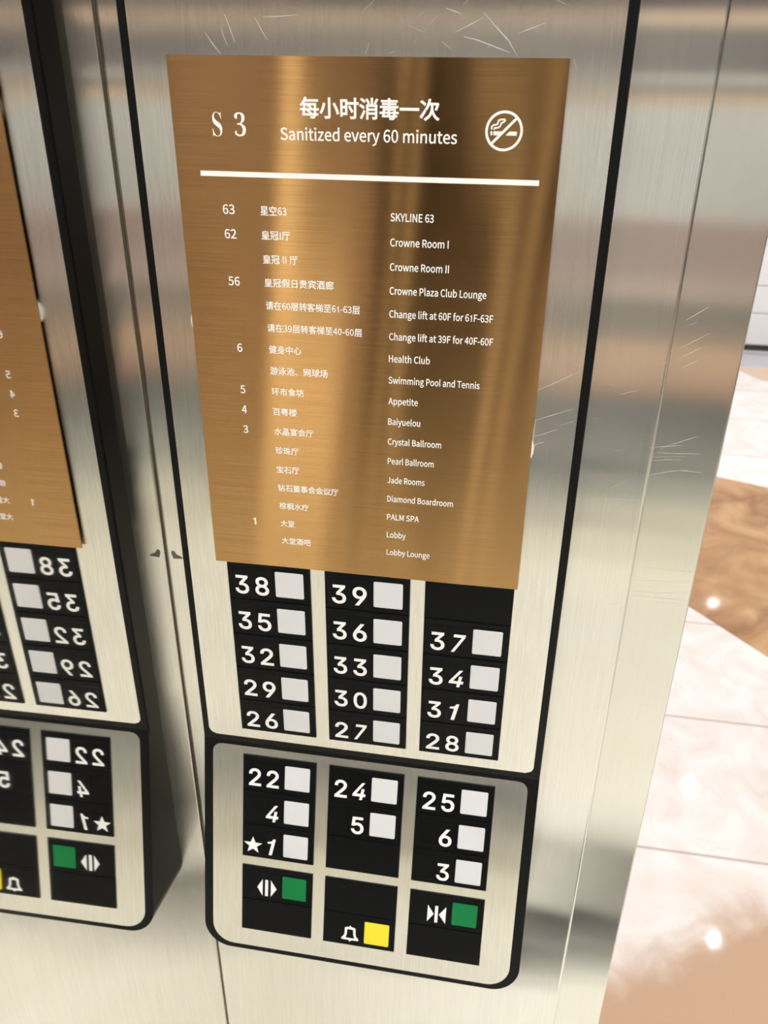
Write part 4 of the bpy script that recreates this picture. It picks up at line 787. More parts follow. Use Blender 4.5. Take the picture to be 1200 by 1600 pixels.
[350,[55,-20,54,-14,68,-15,273,2,88,-14,282,-9,293,-28,289,-19,301,-23,317,-13,309,-18,301,13,237,79,268,51,229,75,215,67,222,71,228,54,255,25,242,40,202,21,96,13,149,17,120,36,167,92,145,64,218,92,321,92,270,92,321,101,321,118,321,109,225,118,31,118,128,118,31,109,31,92,31,101,65,92,131,92,98,92,109,61,72,25,82,34,62,15,46,7,54,8,49,0],[176,294,185,290,145,247,15,174,83,203,21,169,34,151,30,158,54,160,92,182,74,171,92,175,92,161,92,168,148,161,259,161,204,161,259,169,259,186,259,177,205,186,97,186,151,186,127,205,176,251,154,227,197,230,259,186,227,206,278,174,319,155,299,163,323,162,337,178,332,173,280,198,191,269,223,236,195,274,202,283,198,279,193,287]],
[350,[232,196,239,193,213,172,146,134,177,148,153,130,163,117,159,122,195,133,253,187,231,159,246,190],[265,147,272,144,241,113,152,65,196,82,158,60,169,45,165,51,215,65,286,138,260,99,279,141],[301,97,309,93,272,45,138,-5,212,11,144,-12,153,-28,150,-21,231,-8,325,87,293,30,317,90],[224,295,232,292,204,251,116,183,164,209,121,178,133,164,130,169,172,187,229,253,205,217,255,219,324,167,292,186,328,174,343,188,337,183,307,206,242,274,266,240,244,278,248,287,246,283,240,290],[14,35,30,39,16,26,20,9,18,18,53,20,136,44,96,32,135,53,133,69,134,61,117,64,85,55,101,59,85,85,85,145,85,115,98,145,122,145,110,145,122,153,122,169,122,161,110,169,85,169,98,169,85,195,85,246,85,220,100,246,130,246,115,246,130,254,130,270,130,262,92,270,16,270,54,270,16,262,16,246,16,254,31,246,61,246,46,246,61,220,61,169,61,195,47,169,19,169,33,169,19,161,19,145,19,153,33,145,61,145,47,145,61,112,61,48,61,80,45,43]],
[350,[167,278,175,277,161,235,131,166,150,193,137,163,153,153,148,157,161,167,175,204,169,185,191,204,221,204,206,204,221,183,221,142,221,163,192,142,133,142,162,142,133,134,133,118,133,126,158,118,209,118,184,118,187,73,112,8,149,30,118,3,130,-12,126,-6,164,11,221,95,198,50,221,54,221,-28,221,13,230,-28,246,-28,238,-28,246,14,246,96,246,55,267,55,324,-8,296,15,329,-2,343,12,337,8,312,34,258,118,278,76,284,118,336,118,310,118,336,126,336,142,336,134,306,142,246,142,276,142,246,163,246,204,246,183,271,204,319,204,295,204,319,212,319,228,319,220,295,228,246,228,271,228,246,250,246,294,246,272,238,294,221,294,230,294,221,272,221,228,221,250,208,228,182,228,195,228,186,243,192,274,189,258,183,275],[15,35,30,39,17,26,20,9,18,18,53,19,135,44,95,32,134,52,132,69,133,60,116,64,86,55,101,60,86,85,86,145,86,115,100,145,126,145,113,145,126,153,126,169,126,161,113,169,86,169,100,169,86,195,86,246,86,220,102,246,133,246,118,246,133,254,133,270,133,262,94,270,16,270,55,270,16,262,16,246,16,254,31,246,61,246,46,246,61,220,61,169,61,195,47,169,19,169,33,169,19,161,19,145,19,153,33,145,61,145,47,145,61,112,61,48,61,80,46,43]],
[350,[215,60,221,64,234,44,271,9,258,22,277,15,290,25,283,20,277,37,234,73,252,58,227,69],[151,291,159,293,157,278,169,250,164,263,123,250,29,250,76,250,29,226,29,176,29,201,38,176,55,176,47,176,55,193,55,225,55,209,135,225,294,225,214,225,294,211,294,182,294,197,215,182,56,182,136,182,56,174,56,157,56,165,91,157,160,157,125,157,160,139,160,102,160,121,129,102,65,102,97,102,65,94,65,78,65,86,97,78,160,78,129,78,160,54,160,7,160,30,114,7,23,7,69,7,23,-2,23,-18,23,-10,125,-18,327,-18,226,-18,327,-10,327,7,327,-2,281,7,188,7,235,7,188,30,188,78,188,54,221,78,286,78,254,78,286,86,286,102,286,94,254,102,188,102,221,102,188,121,188,157,188,139,224,157,294,157,259,157,294,164,294,176,294,170,303,176,321,176,312,176,321,201,321,250,321,226,280,250,200,250,240,250,194,264,176,297,184,283,168,295]],
[350,[23,268,125,268,23,259,23,242,23,250,57,242,124,242,90,242,103,179,9,72,64,113,14,67,27,52,23,58,49,69,85,112,68,89,85,65,85,-28,85,19,94,-28,112,-28,103,-28,112,-20,112,-4,112,-12,168,-4,279,-4,223,-4,279,-11,279,-27,279,-19,288,-27,307,-27,297,-27,307,32,307,150,307,91,241,150,111,150,176,150,129,179,154,242,143,211,212,242,328,242,270,242,328,250,328,268,328,259,226,268],[112,22,168,22,112,56,112,125,112,90,168,125,279,125,223,125,279,90,279,22,279,56,223,22]],
[350,[163,126,182,126,163,75,163,-28,163,23,171,-28,188,-28,180,-28,188,-22,188,-11,188,-17,224,-11,296,-11,260,-11,296,-16,296,-27,296,-21,305,-27,322,-27,314,-27,322,24,322,126,322,75,297,126,247,126,272,126,247,150,247,198,247,174,277,198,336,198,306,198,336,206,336,223,336,215,306,223,247,223,277,223,247,247,247,294,247,270,238,294,221,294,230,294,221,238,221,126,221,182,202,126],[188,13,224,13,188,43,188,102,188,72,224,102,296,102,260,102,296,72,296,13,296,43,260,13],[63,293,71,291,53,261,13,208,34,229,17,203,26,184,24,189,39,196,61,230,50,212,91,230,153,230,122,230,153,238,153,254,153,246,127,254,74,254,100,254,78,264,87,286,83,276,79,289],[21,120,38,120,21,112,21,96,21,104,38,96,72,96,55,96,72,73,72,26,72,49,72,9,54,-6,60,-1,58,-11,67,-26,65,-20,73,-20,148,20,83,-14,146,25,143,42,144,35,128,35,97,20,113,27,97,45,97,96,97,71,114,96,146,96,130,96,146,104,146,120,146,112,130,120,97,120,114,120,97,136,97,168,97,152,112,168,140,168,126,168,140,176,140,192,140,184,107,192,39,192,73,192,39,184,39,168,39,176,50,168,72,168,61,168,72,152,72,120,72,136,55,120]],
[350,[284,233,289,227,228,225,44,220,128,221,46,216,48,203,48,208,84,203,161,206,123,204,161,199,161,187,161,193,114,187,21,187,68,187,21,181,21,168,21,174,68,168,161,168,114,168,161,162,161,151,161,156,126,151,56,151,91,151,56,121,56,62,56,91,91,62,161,62,126,62,161,55,161,43,161,49,122,43,45,43,84,43,45,37,45,25,45,31,84,25,161,25,122,25,161,17,161,3,161,10,113,3,19,3,66,3,19,-4,19,-17,19,-11,123,-17,332,-17,227,-17,332,-11,332,3,332,-4,283,3,187,3,235,3,187,10,187,25,187,17,227,25,306,25,266,25,306,31,306,43,306,37,266,43,187,43,227,43,187,49,187,62,187,55,223,62,295,62,259,62,295,91,295,151,295,121,259,151,187,151,223,151,187,156,187,168,187,162,234,168,330,168,282,168,330,174,330,187,330,181,282,187,187,187,234,187,187,194,187,207,187,200,229,209,300,216,268,212,294,222],[81,99,81,92,107,99,161,99,134,99,161,92,161,78,161,85,134,78,81,78,107,78,81,85],[187,99,187,92,214,99,270,99,242,99,270,92,270,78,270,85,242,78,187,78,214,78,187,85],[81,134,81,128,107,134,161,134,134,134,161,128,161,114,161,121,134,114,81,114,107,114,81,121],[187,134,187,128,214,134,270,134,242,134,270,128,270,114,270,121,242,114,187,114,214,114,187,121],[220,294,229,294,220,286,220,270,220,278,190,270,128,270,159,270,128,278,128,294,128,286,120,294,103,294,111,294,103,286,103,270,103,278,76,270,21,270,48,270,21,263,21,249,21,256,48,249,103,249,76,249,103,242,103,228,103,235,111,228,128,228,120,228,128,235,128,249,128,242,159,249,220,249,190,249,220,242,220,229,220,236,229,229,246,229,238,229,246,236,246,249,246,242,274,249,329,249,302,249,329,256,329,270,329,263,302,270,246,270,274,270,246,278,246,294,246,286,238,294]],
[350,[47,46,85,46,47,39,47,25,47,32,85,25,161,25,123,25,161,17,161,1,161,9,161,-5,152,-7,159,-7,146,-7,104,-7,125,-8,107,-13,113,-29,112,-23,143,-29,172,-25,161,-29,182,-21,187,1,187,-15,187,9,187,25,187,17,215,25,271,25,243,25,271,20,271,10,271,15,280,10,298,10,289,10,298,31,298,72,298,51,310,72,334,72,322,72,334,79,334,93,334,86,322,93,298,93,310,93,298,108,298,137,298,122,261,137,187,137,224,137,187,145,187,162,187,153,222,162,292,162,257,162,292,182,292,224,292,203,257,224,187,224,222,224,187,231,187,244,187,238,234,244,327,244,281,244,327,252,327,266,327,259,281,266,187,266,234,266,187,275,187,294,187,285,178,294,161,294,170,294,161,285,161,266,161,275,115,266,23,266,69,266,23,259,23,244,23,252,69,244,161,244,115,244,161,238,161,224,161,231,127,224,60,224,94,224,60,203,60,162,60,182,94,162,161,162,127,162,161,153,161,137,161,145,124,137,50,137,87,137,50,130,50,118,50,124,87,118,161,118,124,118,161,109,161,93,161,101,113,93,17,93,65,93,17,86,17,72,17,79,65,72,161,72,113,72,161,63,161,46,161,55,123,46],[85,205,85,197,111,205,161,205,136,205,161,197,161,180,161,189,136,180,85,180,111,180,85,189],[187,205,187,197,213,205,266,205,240,205,266,197,266,180,266,189,240,180,187,180,213,180,187,189],[187,118,187,109,215,118,271,118,243,118,271,109,271,93,271,101,243,93,187,93,215,93,187,101],[187,72,187,63,215,72,271,72,243,72,271,63,271,46,271,55,243,46,187,46,215,46,187,55]],
[350,[190,278,197,281,204,254,224,204,218,223,232,207,248,215,240,211,242,234,212,287,227,264,204,284],[40,270,46,275,55,254,83,216,74,230,90,221,103,232,97,227,94,246,58,284,75,268,52,280],[291,272,300,271,280,200,224,82,262,134,189,131,155,268,167,194,146,267,130,264,138,265,145,181,206,60,168,112,182,32,109,-9,150,9,114,-14,125,-30,121,-24,165,-12,223,39,197,12,249,10,323,-29,282,-13,327,-22,342,-6,335,-12,300,8,241,61,268,31,283,117,318,268,304,188,309,270],[16,185,41,185,16,176,16,159,16,167,33,159,65,159,49,159,65,118,65,35,65,77,65,17,50,0,56,5,55,-4,65,-19,63,-13,71,-12,142,39,80,-5,139,44,133,61,135,54,119,52,91,32,105,42,91,83,91,185,91,134,66,185]],
[350,[157,188,206,188,157,181,157,165,157,173,206,165,305,165,255,165,305,173,305,188,305,181,255,188],[164,78,172,75,151,53,112,8,131,26,118,5,133,-8,128,-3,152,12,188,70,173,43,180,73],[268,69,275,72,285,46,313,-4,304,15,321,0,336,7,328,4,327,26,290,78,307,56,282,75],[133,125,200,125,133,117,133,101,133,109,162,101,220,101,191,101,220,68,220,2,220,35,220,-2,214,-3,218,-2,210,-3,179,-3,195,-3,183,-9,187,-26,186,-19,210,-26,234,-22,224,-27,243,-18,245,2,245,-12,245,35,245,101,245,68,275,101,333,101,304,101,333,109,333,125,333,117,267,125],[206,289,214,291,212,277,222,250,218,262,192,250,132,250,162,250,132,230,132,191,132,211,140,191,157,191,148,191,157,203,157,227,157,215,206,227,306,227,256,227,306,215,306,191,306,203,315,191,332,191,323,191,332,211,332,250,332,230,305,250,250,250,277,250,245,263,230,295,238,281,222,293],[62,294,70,294,62,272,62,227,62,249,47,227,17,227,32,227,17,218,17,202,17,210,31,202,61,202,46,202,51,154,8,69,29,98,13,63,22,43,19,51,37,65,62,136,51,99,62,81,62,-28,62,27,70,-28,86,-28,78,-28,86,33,86,153,86,93,95,136,110,105,105,116,115,112,126,125,121,118,120,135,86,187,95,175,86,192,86,202,86,197,98,202,123,202,110,202,123,210,123,227,123,218,110,227,86,227,98,227,86,249,86,294,86,272,78,294]],
[350,[118,278,124,282,133,262,160,225,152,239,167,230,179,240,173,235,170,254,136,290,151,275,130,286],[119,220,127,220,119,137,119,-28,119,54,127,-28,142,-28,134,-28,142,54,142,220,142,137,134,220],[189,194,189,182,210,194,250,194,230,194,250,182,250,157,250,169,230,157,189,157,210,157,189,169],[169,212,203,212,169,188,169,139,169,163,203,139,270,139,237,139,270,163,270,212,270,188,237,212],[186,282,231,282,186,274,186,258,186,266,224,258,298,258,261,258,298,173,298,3,298,88,298,-3,291,-5,297,-5,285,-5,247,-5,266,-5,250,-10,255,-26,254,-20,281,-26,308,-22,298,-26,318,-18,321,2,321,-12,321,96,321,282,321,189,276,282],[164,112,202,112,164,78,164,8,164,43,171,8,184,8,177,8,184,14,184,25,184,19,215,25,277,25,246,25,277,54,277,112,277,83,239,112],[184,92,184,77,208,92,257,92,233,92,257,77,257,45,257,61,233,45,184,45,208,45,184,61],[56,294,63,294,56,269,56,220,56,245,44,220,20,220,32,220,20,212,20,195,20,204,31,195,55,195,43,195,47,147,11,60,29,91,15,55,25,38,22,45,36,57,56,118,47,86,56,69,56,-28,56,21,63,-28,79,-28,71,-28,79,30,79,146,79,88,87,131,100,102,96,112,106,109,116,123,111,116,111,132,79,182,87,170,79,186,79,195,79,191,89,195,110,195,99,195,110,204,110,220,110,212,99,220,79,220,89,220,79,245,79,294,79,269,71,294]],
[350,[15,217,21,221,27,197,48,154,41,170,55,158,69,166,62,162,62,181,35,227,47,207,28,224],[180,290,189,292,185,278,194,251,190,263,153,251,70,251,111,251,70,217,70,149,70,183,70,142,69,127,69,134,47,114,11,95,26,103,14,87,20,71,17,79,35,80,67,100,51,90,63,62,20,-10,51,21,26,-13,40,-28,35,-23,88,20,95,148,95,95,95,174,95,226,95,200,175,226,335,226,255,226,335,234,335,251,335,243,298,251,223,251,260,251,219,264,206,296,213,282,198,294],[206,120,228,131,206,81,206,3,206,42,206,-2,198,-4,204,-4,192,-4,147,-3,169,-4,150,-10,156,-27,154,-20,185,-27,216,-23,205,-27,229,-20,232,2,232,-13,232,38,232,110,232,74,265,126,324,174,299,151,317,179,305,188,311,184,303,188,299,187,301,187,239,187,118,187,178,187,118,179,118,163,118,171,169,163,273,163,221,163,253,147]],
[350,[161,294,171,294,161,266,156,194,161,231,111,194,22,194,67,194,22,185,22,167,22,176,65,167,152,167,108,167,138,100,15,-6,103,32,22,-11,35,-27,31,-21,120,12,175,147,158,79,203,67,316,-27,248,5,320,-20,335,-3,329,-9,268,26,197,167,222,89,241,167,330,167,286,167,330,176,330,194,330,185,281,194,184,194,233,194,189,230,190,294,189,265,180,294]],
[350,[103,165,103,152,151,165,247,165,199,165,247,152,247,126,247,139,199,126,103,126,151,126,103,139],[79,187,144,187,79,160,79,105,79,132,106,105,161,105,134,105,161,94,161,70,161,82,125,70,53,70,89,70,53,63,53,47,53,55,89,47,161,47,125,47,161,33,161,5,161,19,115,5,23,5,69,5,23,-3,23,-18,23,-11,125,-18,328,-18,226,-18,328,-11,328,5,328,-3,281,5,188,5,234,5,188,19,188,47,188,33,226,47,302,47,264,47,302,55,302,70,302,63,264,70,188,70,226,70,188,82,188,105,188,94,216,105,273,105,245,105,273,132,273,187,273,160,208,187],[269,292,278,289,262,277,237,244,248,257,242,242,253,238,247,240,231,238,188,238,209,238,188,257,188,294,188,276,179,294,161,294,170,294,161,276,161,238,161,257,141,238,99,238,120,238,104,240,113,244,109,242,107,257,81,290,93,276,73,287,58,281,65,284,68,268,86,238,80,251,66,238,25,238,46,238,25,212,25,161,25,187,33,161,50,161,42,161,50,179,50,215,50,197,133,215,300,215,217,215,300,197,300,161,300,179,309,161,326,161,317,161,326,187,326,238,326,212,304,238,261,238,282,238,271,249,296,282,285,266,287,285]],
[350,[27,261,58,261,27,184,27,32,27,108,35,32,51,32,43,32,51,43,51,65,51,54,75,65,121,65,98,65,121,130,121,261,121,196,90,261],[51,236,51,187,66,236,96,236,81,236,96,187,96,90,96,139,81,90,51,90,66,90,51,139],[177,247,177,209,193,247,225,247,209,247,225,209,225,134,225,171,209,134,177,134,193,134,177,171],[152,271,209,271,152,190,152,28,152,109,152,-12,203,-21,164,-21,212,-21,289,-21,279,-21,326,-21,339,43,334,-5,331,44,314,53,320,49,311,13,288,3,308,3,274,3,204,3,216,3,181,3,177,27,177,7,177,55,177,110,177,82,218,110,299,110,258,110,299,102,299,88,299,95,307,88,325,88,316,88,325,149,325,271,325,210,267,271],[299,134,299,171,282,134,249,134,266,134,249,171,249,247,249,209,266,247,299,247,282,247,299,209]],
[213,[1,0,30,86,12,0,34,0,23,0,42,26,59,78,51,52,90,78,153,78,121,78,161,52,177,0,169,26,189,0,211,0,200,0,182,86,124,257,153,171,112,257,88,257,100,257,59,171],[67,104,93,104,71,117,79,144,75,130,89,173,105,230,97,200,106,230,106,230,106,230,115,201,132,144,123,173,136,130,145,104,141,117,119,104]],
[230,[35,0,35,86,63,0,117,0,90,0,174,0,214,75,214,25,214,110,162,137,193,131,162,137,162,138,162,138,186,146,200,194,200,168,200,239,111,257,163,257,86,257,35,257,61,257,35,171],[68,148,80,148,68,176,68,231,68,203,81,231,107,231,94,231,147,231,168,190,168,220,168,164,106,148,150,148,93,148],[68,26,83,26,68,58,68,123,68,90,83,123,112,123,97,123,158,123,182,76,182,108,182,42,112,26,157,26,97,26]],
[224,[132,-5,68,-5,165,-5,211,32,190,9,205,39,193,53,199,46,176,35,133,24,158,24,84,24,54,129,54,64,54,193,134,233,86,233,157,233,187,209,173,223,193,216,204,230,199,223,190,246,134,261,165,261,69,261,20,128,20,211,20,45]],
[241,[35,0,35,86,57,0,101,0,79,0,178,0,220,129,220,48,220,211,99,257,178,257,78,257,35,257,57,257,35,171],[68,27,77,27,68,95,68,230,68,162,77,230,97,230,87,230,157,230,187,129,187,194,187,64,97,27,157,27,87,27]],
[206,[35,0,35,86,86,0,187,0,136,0,187,9,187,28,187,18,147,28,68,28,107,28,68,59,68,121,68,90,100,121,165,121,132,121,165,130,165,149,165,140,132,149,68,149,100,149,68,176,68,229,68,202,106,229,183,229,145,229,183,238,183,257,183,248,134,257,35,257,85,257,35,171]],
[194,[35,0,35,86,46,0,68,0,57,0,68,38,68,115,68,77,100,115,166,115,133,115,166,124,166,143,166,133,133,143,68,143,100,143,68,171,68,229,68,200,106,229,183,229,145,229,183,238,183,257,183,248,134,257,35,257,85,257,35,171]],
[255,[35,0,35,86,46,0,68,0,57,0,68,40,68,121,68,81,107,121,187,121,147,121,187,81,187,0,187,40,198,0,220,0,209,0,220,86,220,257,220,171,209,257,187,257,198,257,187,221,187,149,187,185,147,149,68,149,107,149,68,185,68,257,68,221,57,257,35,257,46,257,35,171]],
[103,[35,0,35,86,46,0,68,0,57,0,68,86,68,257,68,171,57,257,35,257,46,257,35,171]],
[188,[83,-5,50,-5,133,-5,154,75,154,31,154,136,154,257,154,196,143,257,121,257,132,257,121,197,121,78,121,138,121,40,80,24,107,24,61,24,35,53,47,32,28,47,12,36,20,42,27,9]],
[226,[35,0,35,86,46,0,68,0,57,0,68,27,68,81,68,54,82,99,112,134,97,116,137,89,189,0,163,45,201,0,225,0,213,0,194,53,132,159,163,106,159,192,213,257,186,224,200,257,176,257,188,257,140,214,68,128,104,171,68,128,68,128,68,128,68,171,68,257,68,214,57,257,35,257,46,257,35,171]],
[190,[35,0,35,86,84,0,180,0,132,0,180,9,180,28,180,18,143,28,68,28,105,28,68,104,68,257,68,180,57,257,35,257,46,257,35,171]],
[285,[35,0,35,86,45,0,64,0,55,0,64,47,64,142,64,95,64,164,60,218,62,195,61,218,62,218,61,218,69,198,82,159,75,179,99,115,131,26,115,70,138,26,153,26,145,26,169,70,201,159,185,115,208,179,222,218,215,198,222,218,223,218,223,218,221,195,219,142,219,164,219,95,219,0,219,47,229,0,249,0,239,0,249,86,249,257,249,171,236,257,210,257,223,257,194,211,161,119,177,165,155,102,143,66,150,84,143,66,142,66,142,66,136,84,123,119,130,102,107,165,74,257,91,211,61,257,35,257,48,257,35,171]],
[253,[35,0,35,86,46,0,66,0,56,0,66,45,66,135,66,90,66,162,62,215,63,189,62,215,63,215,63,215,73,197,91,162,82,180,122,108,185,0,153,54,196,0,218,0,207,0,218,86,218,257,218,171,208,257,187,257,197,257,187,212,187,123,187,168,187,97,192,42,189,68,191,42,190,42,190,42,181,60,162,95,171,77,131,149,68,257,100,203,57,257,35,257,46,257,35,171]],
[222,[35,0,35,86,46,0,68,0,57,0,68,34,68,102,68,68,82,102,110,102,96,102,166,102,204,181,204,127,204,237,109,257,166,257,84,257,35,257,60,257,35,171],[68,129,80,129,68,162,68,230,68,196,80,230,104,230,92,230,150,230,172,181,172,219,172,145,106,129,151,129,93,129]],
[223,[68,135,82,135,68,167,68,230,68,199,82,230,111,230,96,230,151,230,173,185,173,218,173,151,111,135,151,135,96,135],[176,0,155,36,188,0,213,0,200,0,191,37,147,112,169,75,182,121,205,185,205,145,205,238,116,257,168,257,89,257,35,257,62,257,35,171,35,0,35,86,46,0,68,0,57,0,68,36,68,109,68,73,83,109,114,109,98,109,135,73]],
[209,[106,-5,70,-5,160,-5,194,68,194,28,194,106,141,137,171,124,129,142,104,153,116,147,84,161,62,196,62,171,62,218,110,233,81,233,133,233,168,209,152,224,174,216,185,230,179,223,167,248,110,261,140,261,63,261,29,193,29,233,29,156,81,127,57,138,93,122,118,111,105,117,142,100,161,65,161,92,161,41,107,24,141,24,80,24,36,56,54,36,30,48,17,33,23,41,39,10]],
[210,[89,0,89,76,99,0,121,0,110,0,121,76,121,229,121,153,147,229,199,229,173,229,199,238,199,257,199,248,136,257,11,257,74,257,11,248,11,229,11,238,37,229,89,229,63,229,89,153]],
[186,[77,0,77,33,87,0,109,0,98,0,109,33,109,99,109,66,135,152,186,257,160,204,175,257,153,257,164,257,142,232,120,184,131,208,112,165,94,128,103,147,93,128,92,128,93,128,83,147,67,184,76,165,56,208,34,257,45,232,23,257,0,257,11,257,25,204,77,99,51,152,77,66]],
[197,[76,-5,44,-5,99,-5,139,23,121,8,139,23,140,23,140,23,141,15,143,0,142,8,152,0,169,0,160,0,169,39,169,117,169,78,169,164,103,195,150,195,72,195,29,170,46,181,33,163,41,148,37,155,56,158,98,168,76,168,129,168,137,120,137,145,56,111,21,49,21,91,21,15],[85,21,103,21,66,21,51,51,51,30,51,76,137,99,73,92,137,81,137,46,137,64,119,30]],
[217,[116,-5,98,-5,159,-5,199,98,199,33,199,157,123,195,172,195,102,195,63,168,81,183,63,180,64,202,64,191,64,228,64,279,64,253,54,279,32,279,43,279,32,186,32,0,32,93,41,0,58,0,49,0,59,7,61,20,60,13,61,20,62,20,62,20,78,5],[111,22,142,22,98,22,64,42,81,27,64,75,64,142,64,109,82,159,115,168,99,168,151,168,165,98,165,140,165,51]],
[217,[97,-5,49,-5,120,-5,155,22,140,8,155,22,156,22,155,22,157,15,159,0,158,7,167,0,185,0,176,0,185,93,185,279,185,186,174,279,153,279,163,279,153,254,153,206,153,230,153,195,154,173,154,184,138,187,101,195,123,195,57,195,19,95,19,157,19,32],[104,22,121,22,71,22,51,95,51,49,51,139,106,168,76,168,122,168,153,148,137,162,153,115,153,48,153,82,137,31]],
[194,[109,-5,58,-5,135,-5,172,15,155,4,168,22,160,36,164,29,146,27,113,21,131,21,77,21,50,88,52,47,92,88,178,88,135,88,179,92,179,106,179,99,179,160,103,195,152,195,60,195,18,95,18,157,18,32],[49,110,83,110,53,148,104,169,77,169,134,169,151,110,151,149,117,110]],
[114,[12,164,12,172,20,164,37,164,29,164,37,109,37,0,37,55,48,0,69,0,59,0,69,55,69,164,69,109,83,164,110,164,96,164,110,173,110,190,110,181,96,190,69,190,83,190,69,200,69,220,69,210,69,245,96,258,78,258,103,258,118,252,111,256,120,261,125,277,122,269,116,281,93,283,105,283,55,283,37,221,37,259,37,210,37,190,37,200,29,190,12,188,20,189,12,180]],
[198,[96,-88,50,-88,155,-88,193,-22,193,-57,193,10,126,23,170,23,114,23,89,23,101,23,63,23,56,44,56,32,56,55,68,67,61,61,76,63,96,60,87,60,135,60,166,126,166,86,166,143,150,166,159,157,163,166,189,166,176,166,189,174,189,190,189,182,167,190,123,190,145,190,116,193,96,195,107,195,58,195,25,127,25,169,25,104,50,76,37,86,50,76,50,75,50,75,40,68,29,39,29,55,29,24,46,8,36,14,46,7,46,6,46,7,28,-5,18,-37,18,-20,18,-69],[96,82,118,82,74,82,56,127,56,99,56,155,96,172,74,172,119,172,137,127,137,155,137,99],[101,-65,138,-65,66,-65,46,-32,46,-53,46,-21,65,0,51,-10,74,-2,90,-3,83,-3,101,-3,123,-3,112,-3,148,-3,161,-27,161,-9,161,-47]],
[213,[32,0,32,93,43,0,64,0,54,0,64,46,64,138,64,92,83,157,116,167,97,167,141,167,152,116,152,152,152,77,152,0,152,39,163,0,184,0,174,0,184,40,184,120,184,80,184,169,126,195,166,195,100,195,63,163,81,181,63,176,64,202,64,189,64,228,64,279,64,253,54,279,32,279,43,279,32,186]],
[97,[32,0,32,63,43,0,64,0,54,0,64,63,64,190,64,127,54,190,32,190,43,190,32,127],[48,229,36,229,61,229,70,251,70,238,70,263,48,271,61,271,36,271,27,251,27,263,27,238]],
[194,[32,0,32,93,43,0,64,0,53,0,64,17,64,50,64,33,76,64,99,92,88,78,118,61,155,0,137,31,167,0,190,0,178,0,166,38,118,113,142,76,139,139,181,190,160,165,169,190,146,190,158,190,119,157,65,90,92,123,65,90,64,90,64,90,64,153,64,279,64,216,53,279,32,279,43,279,32,186]],
[100,[66,-5,42,-5,75,-5,84,-2,80,-3,83,6,80,23,81,15,76,22,73,22,75,22,68,22,64,36,64,26,64,117,64,279,64,198,54,279,32,279,43,279,32,198,32,38,32,118,32,11]],
[324,[32,0,32,63,43,0,64,0,54,0,64,46,64,138,64,92,82,158,112,167,98,167,136,167,147,116,147,152,147,77,147,0,147,39,158,0,179,0,169,0,179,46,179,138,179,92,197,158,227,167,213,167,251,167,263,116,263,152,263,77,263,0,263,39,273,0,294,0,284,0,294,40,294,120,294,80,294,169,237,195,276,195,214,195,174,159,194,180,166,181,121,195,151,195,99,195,62,162,79,181,62,162,62,162,62,162,61,172,58,190,60,181,50,190,32,190,41,190,32,127]],
[214,[32,0,32,63,43,0,64,0,54,0,64,46,64,138,64,92,83,157,116,167,97,167,141,167,152,116,152,152,152,77,152,0,152,39,163,0,184,0,174,0,184,40,184,120,184,80,184,169,126,195,166,195,100,195,62,162,80,181,62,162,62,162,62,162,61,172,58,190,60,181,50,190,32,190,41,190,32,127]],
[212,[106,-5,60,-5,153,-5,194,95,194,32,194,158,106,195,153,195,60,195,18,95,18,158,18,32],[106,22,139,22,73,22,51,95,51,51,51,139,106,168,73,168,139,168,161,95,161,139,161,51]],
[217,[32,-80,32,10,43,-80,64,-80,54,-80,64,-59,64,-16,64,-37,64,-5,63,18,64,6,81,3,116,-5,99,-5,159,-5,199,98,199,33,199,157,123,195,172,195,101,195,62,168,79,182,62,168,62,168,62,168,61,175,58,190,60,183,50,190,32,190,41,190,32,100],[111,22,142,22,98,22,64,42,81,27,64,75,64,142,64,109,83,159,115,168,99,168,151,168,165,98,165,140,165,51]],
[136,[32,0,32,63,43,0,64,0,54,0,64,41,64,122,64,81,77,154,112,166,96,166,120,166,131,163,124,165,133,172,137,191,135,182,131,194,116,195,125,195,95,195,62,155,76,180,62,155,62,155,62,155,61,167,58,190,60,179,50,190,32,190,41,190,32,127]],
[164,[82,-5,55,-5,127,-5,151,52,151,21,151,88,93,110,121,99,72,118,52,143,52,125,52,158,88,170,63,170,104,170,131,153,118,163,136,160,146,173,141,167,132,185,87,195,111,195,46,195,22,141,22,171,22,109,77,86,50,96,98,78,120,50,120,69,120,34,83,20,108,20,60,20,27,43,43,29,21,36,11,22,16,29,29,7]],
[132,[92,-5,51,-5,104,-5,127,2,116,-1,125,11,121,27,123,19,114,24,99,21,106,21,77,21,70,58,70,35,70,93,70,164,70,129,87,164,121,164,104,164,121,173,121,190,121,181,104,190,70,190,87,190,70,208,70,244,70,226,61,244,43,244,52,244,42,226,40,190,41,208,30,190,9,188,19,189,9,180,9,164,9,172,19,164,38,164,28,164,38,129,38,59,38,94,38,21]],
[213,[88,-5,48,-5,114,-5,151,30,133,9,151,30,152,30,151,30,152,20,154,0,153,10,163,0,181,0,172,0,181,63,181,190,181,127,170,190,149,190,159,190,149,145,149,55,149,100,131,33,97,23,117,23,72,23,62,74,62,38,62,112,62,190,62,151,51,190,29,190,40,190,29,150,29,70,29,110,29,21]],
[183,[73,0,50,63,86,0,111,0,98,0,133,63,178,190,155,127,167,190,146,190,157,190,134,154,110,82,122,118,105,63,93,26,98,44,92,26,91,26,92,26,85,44,74,82,79,63,62,118,38,190,50,154,27,190,5,190,16,190,27,127]],
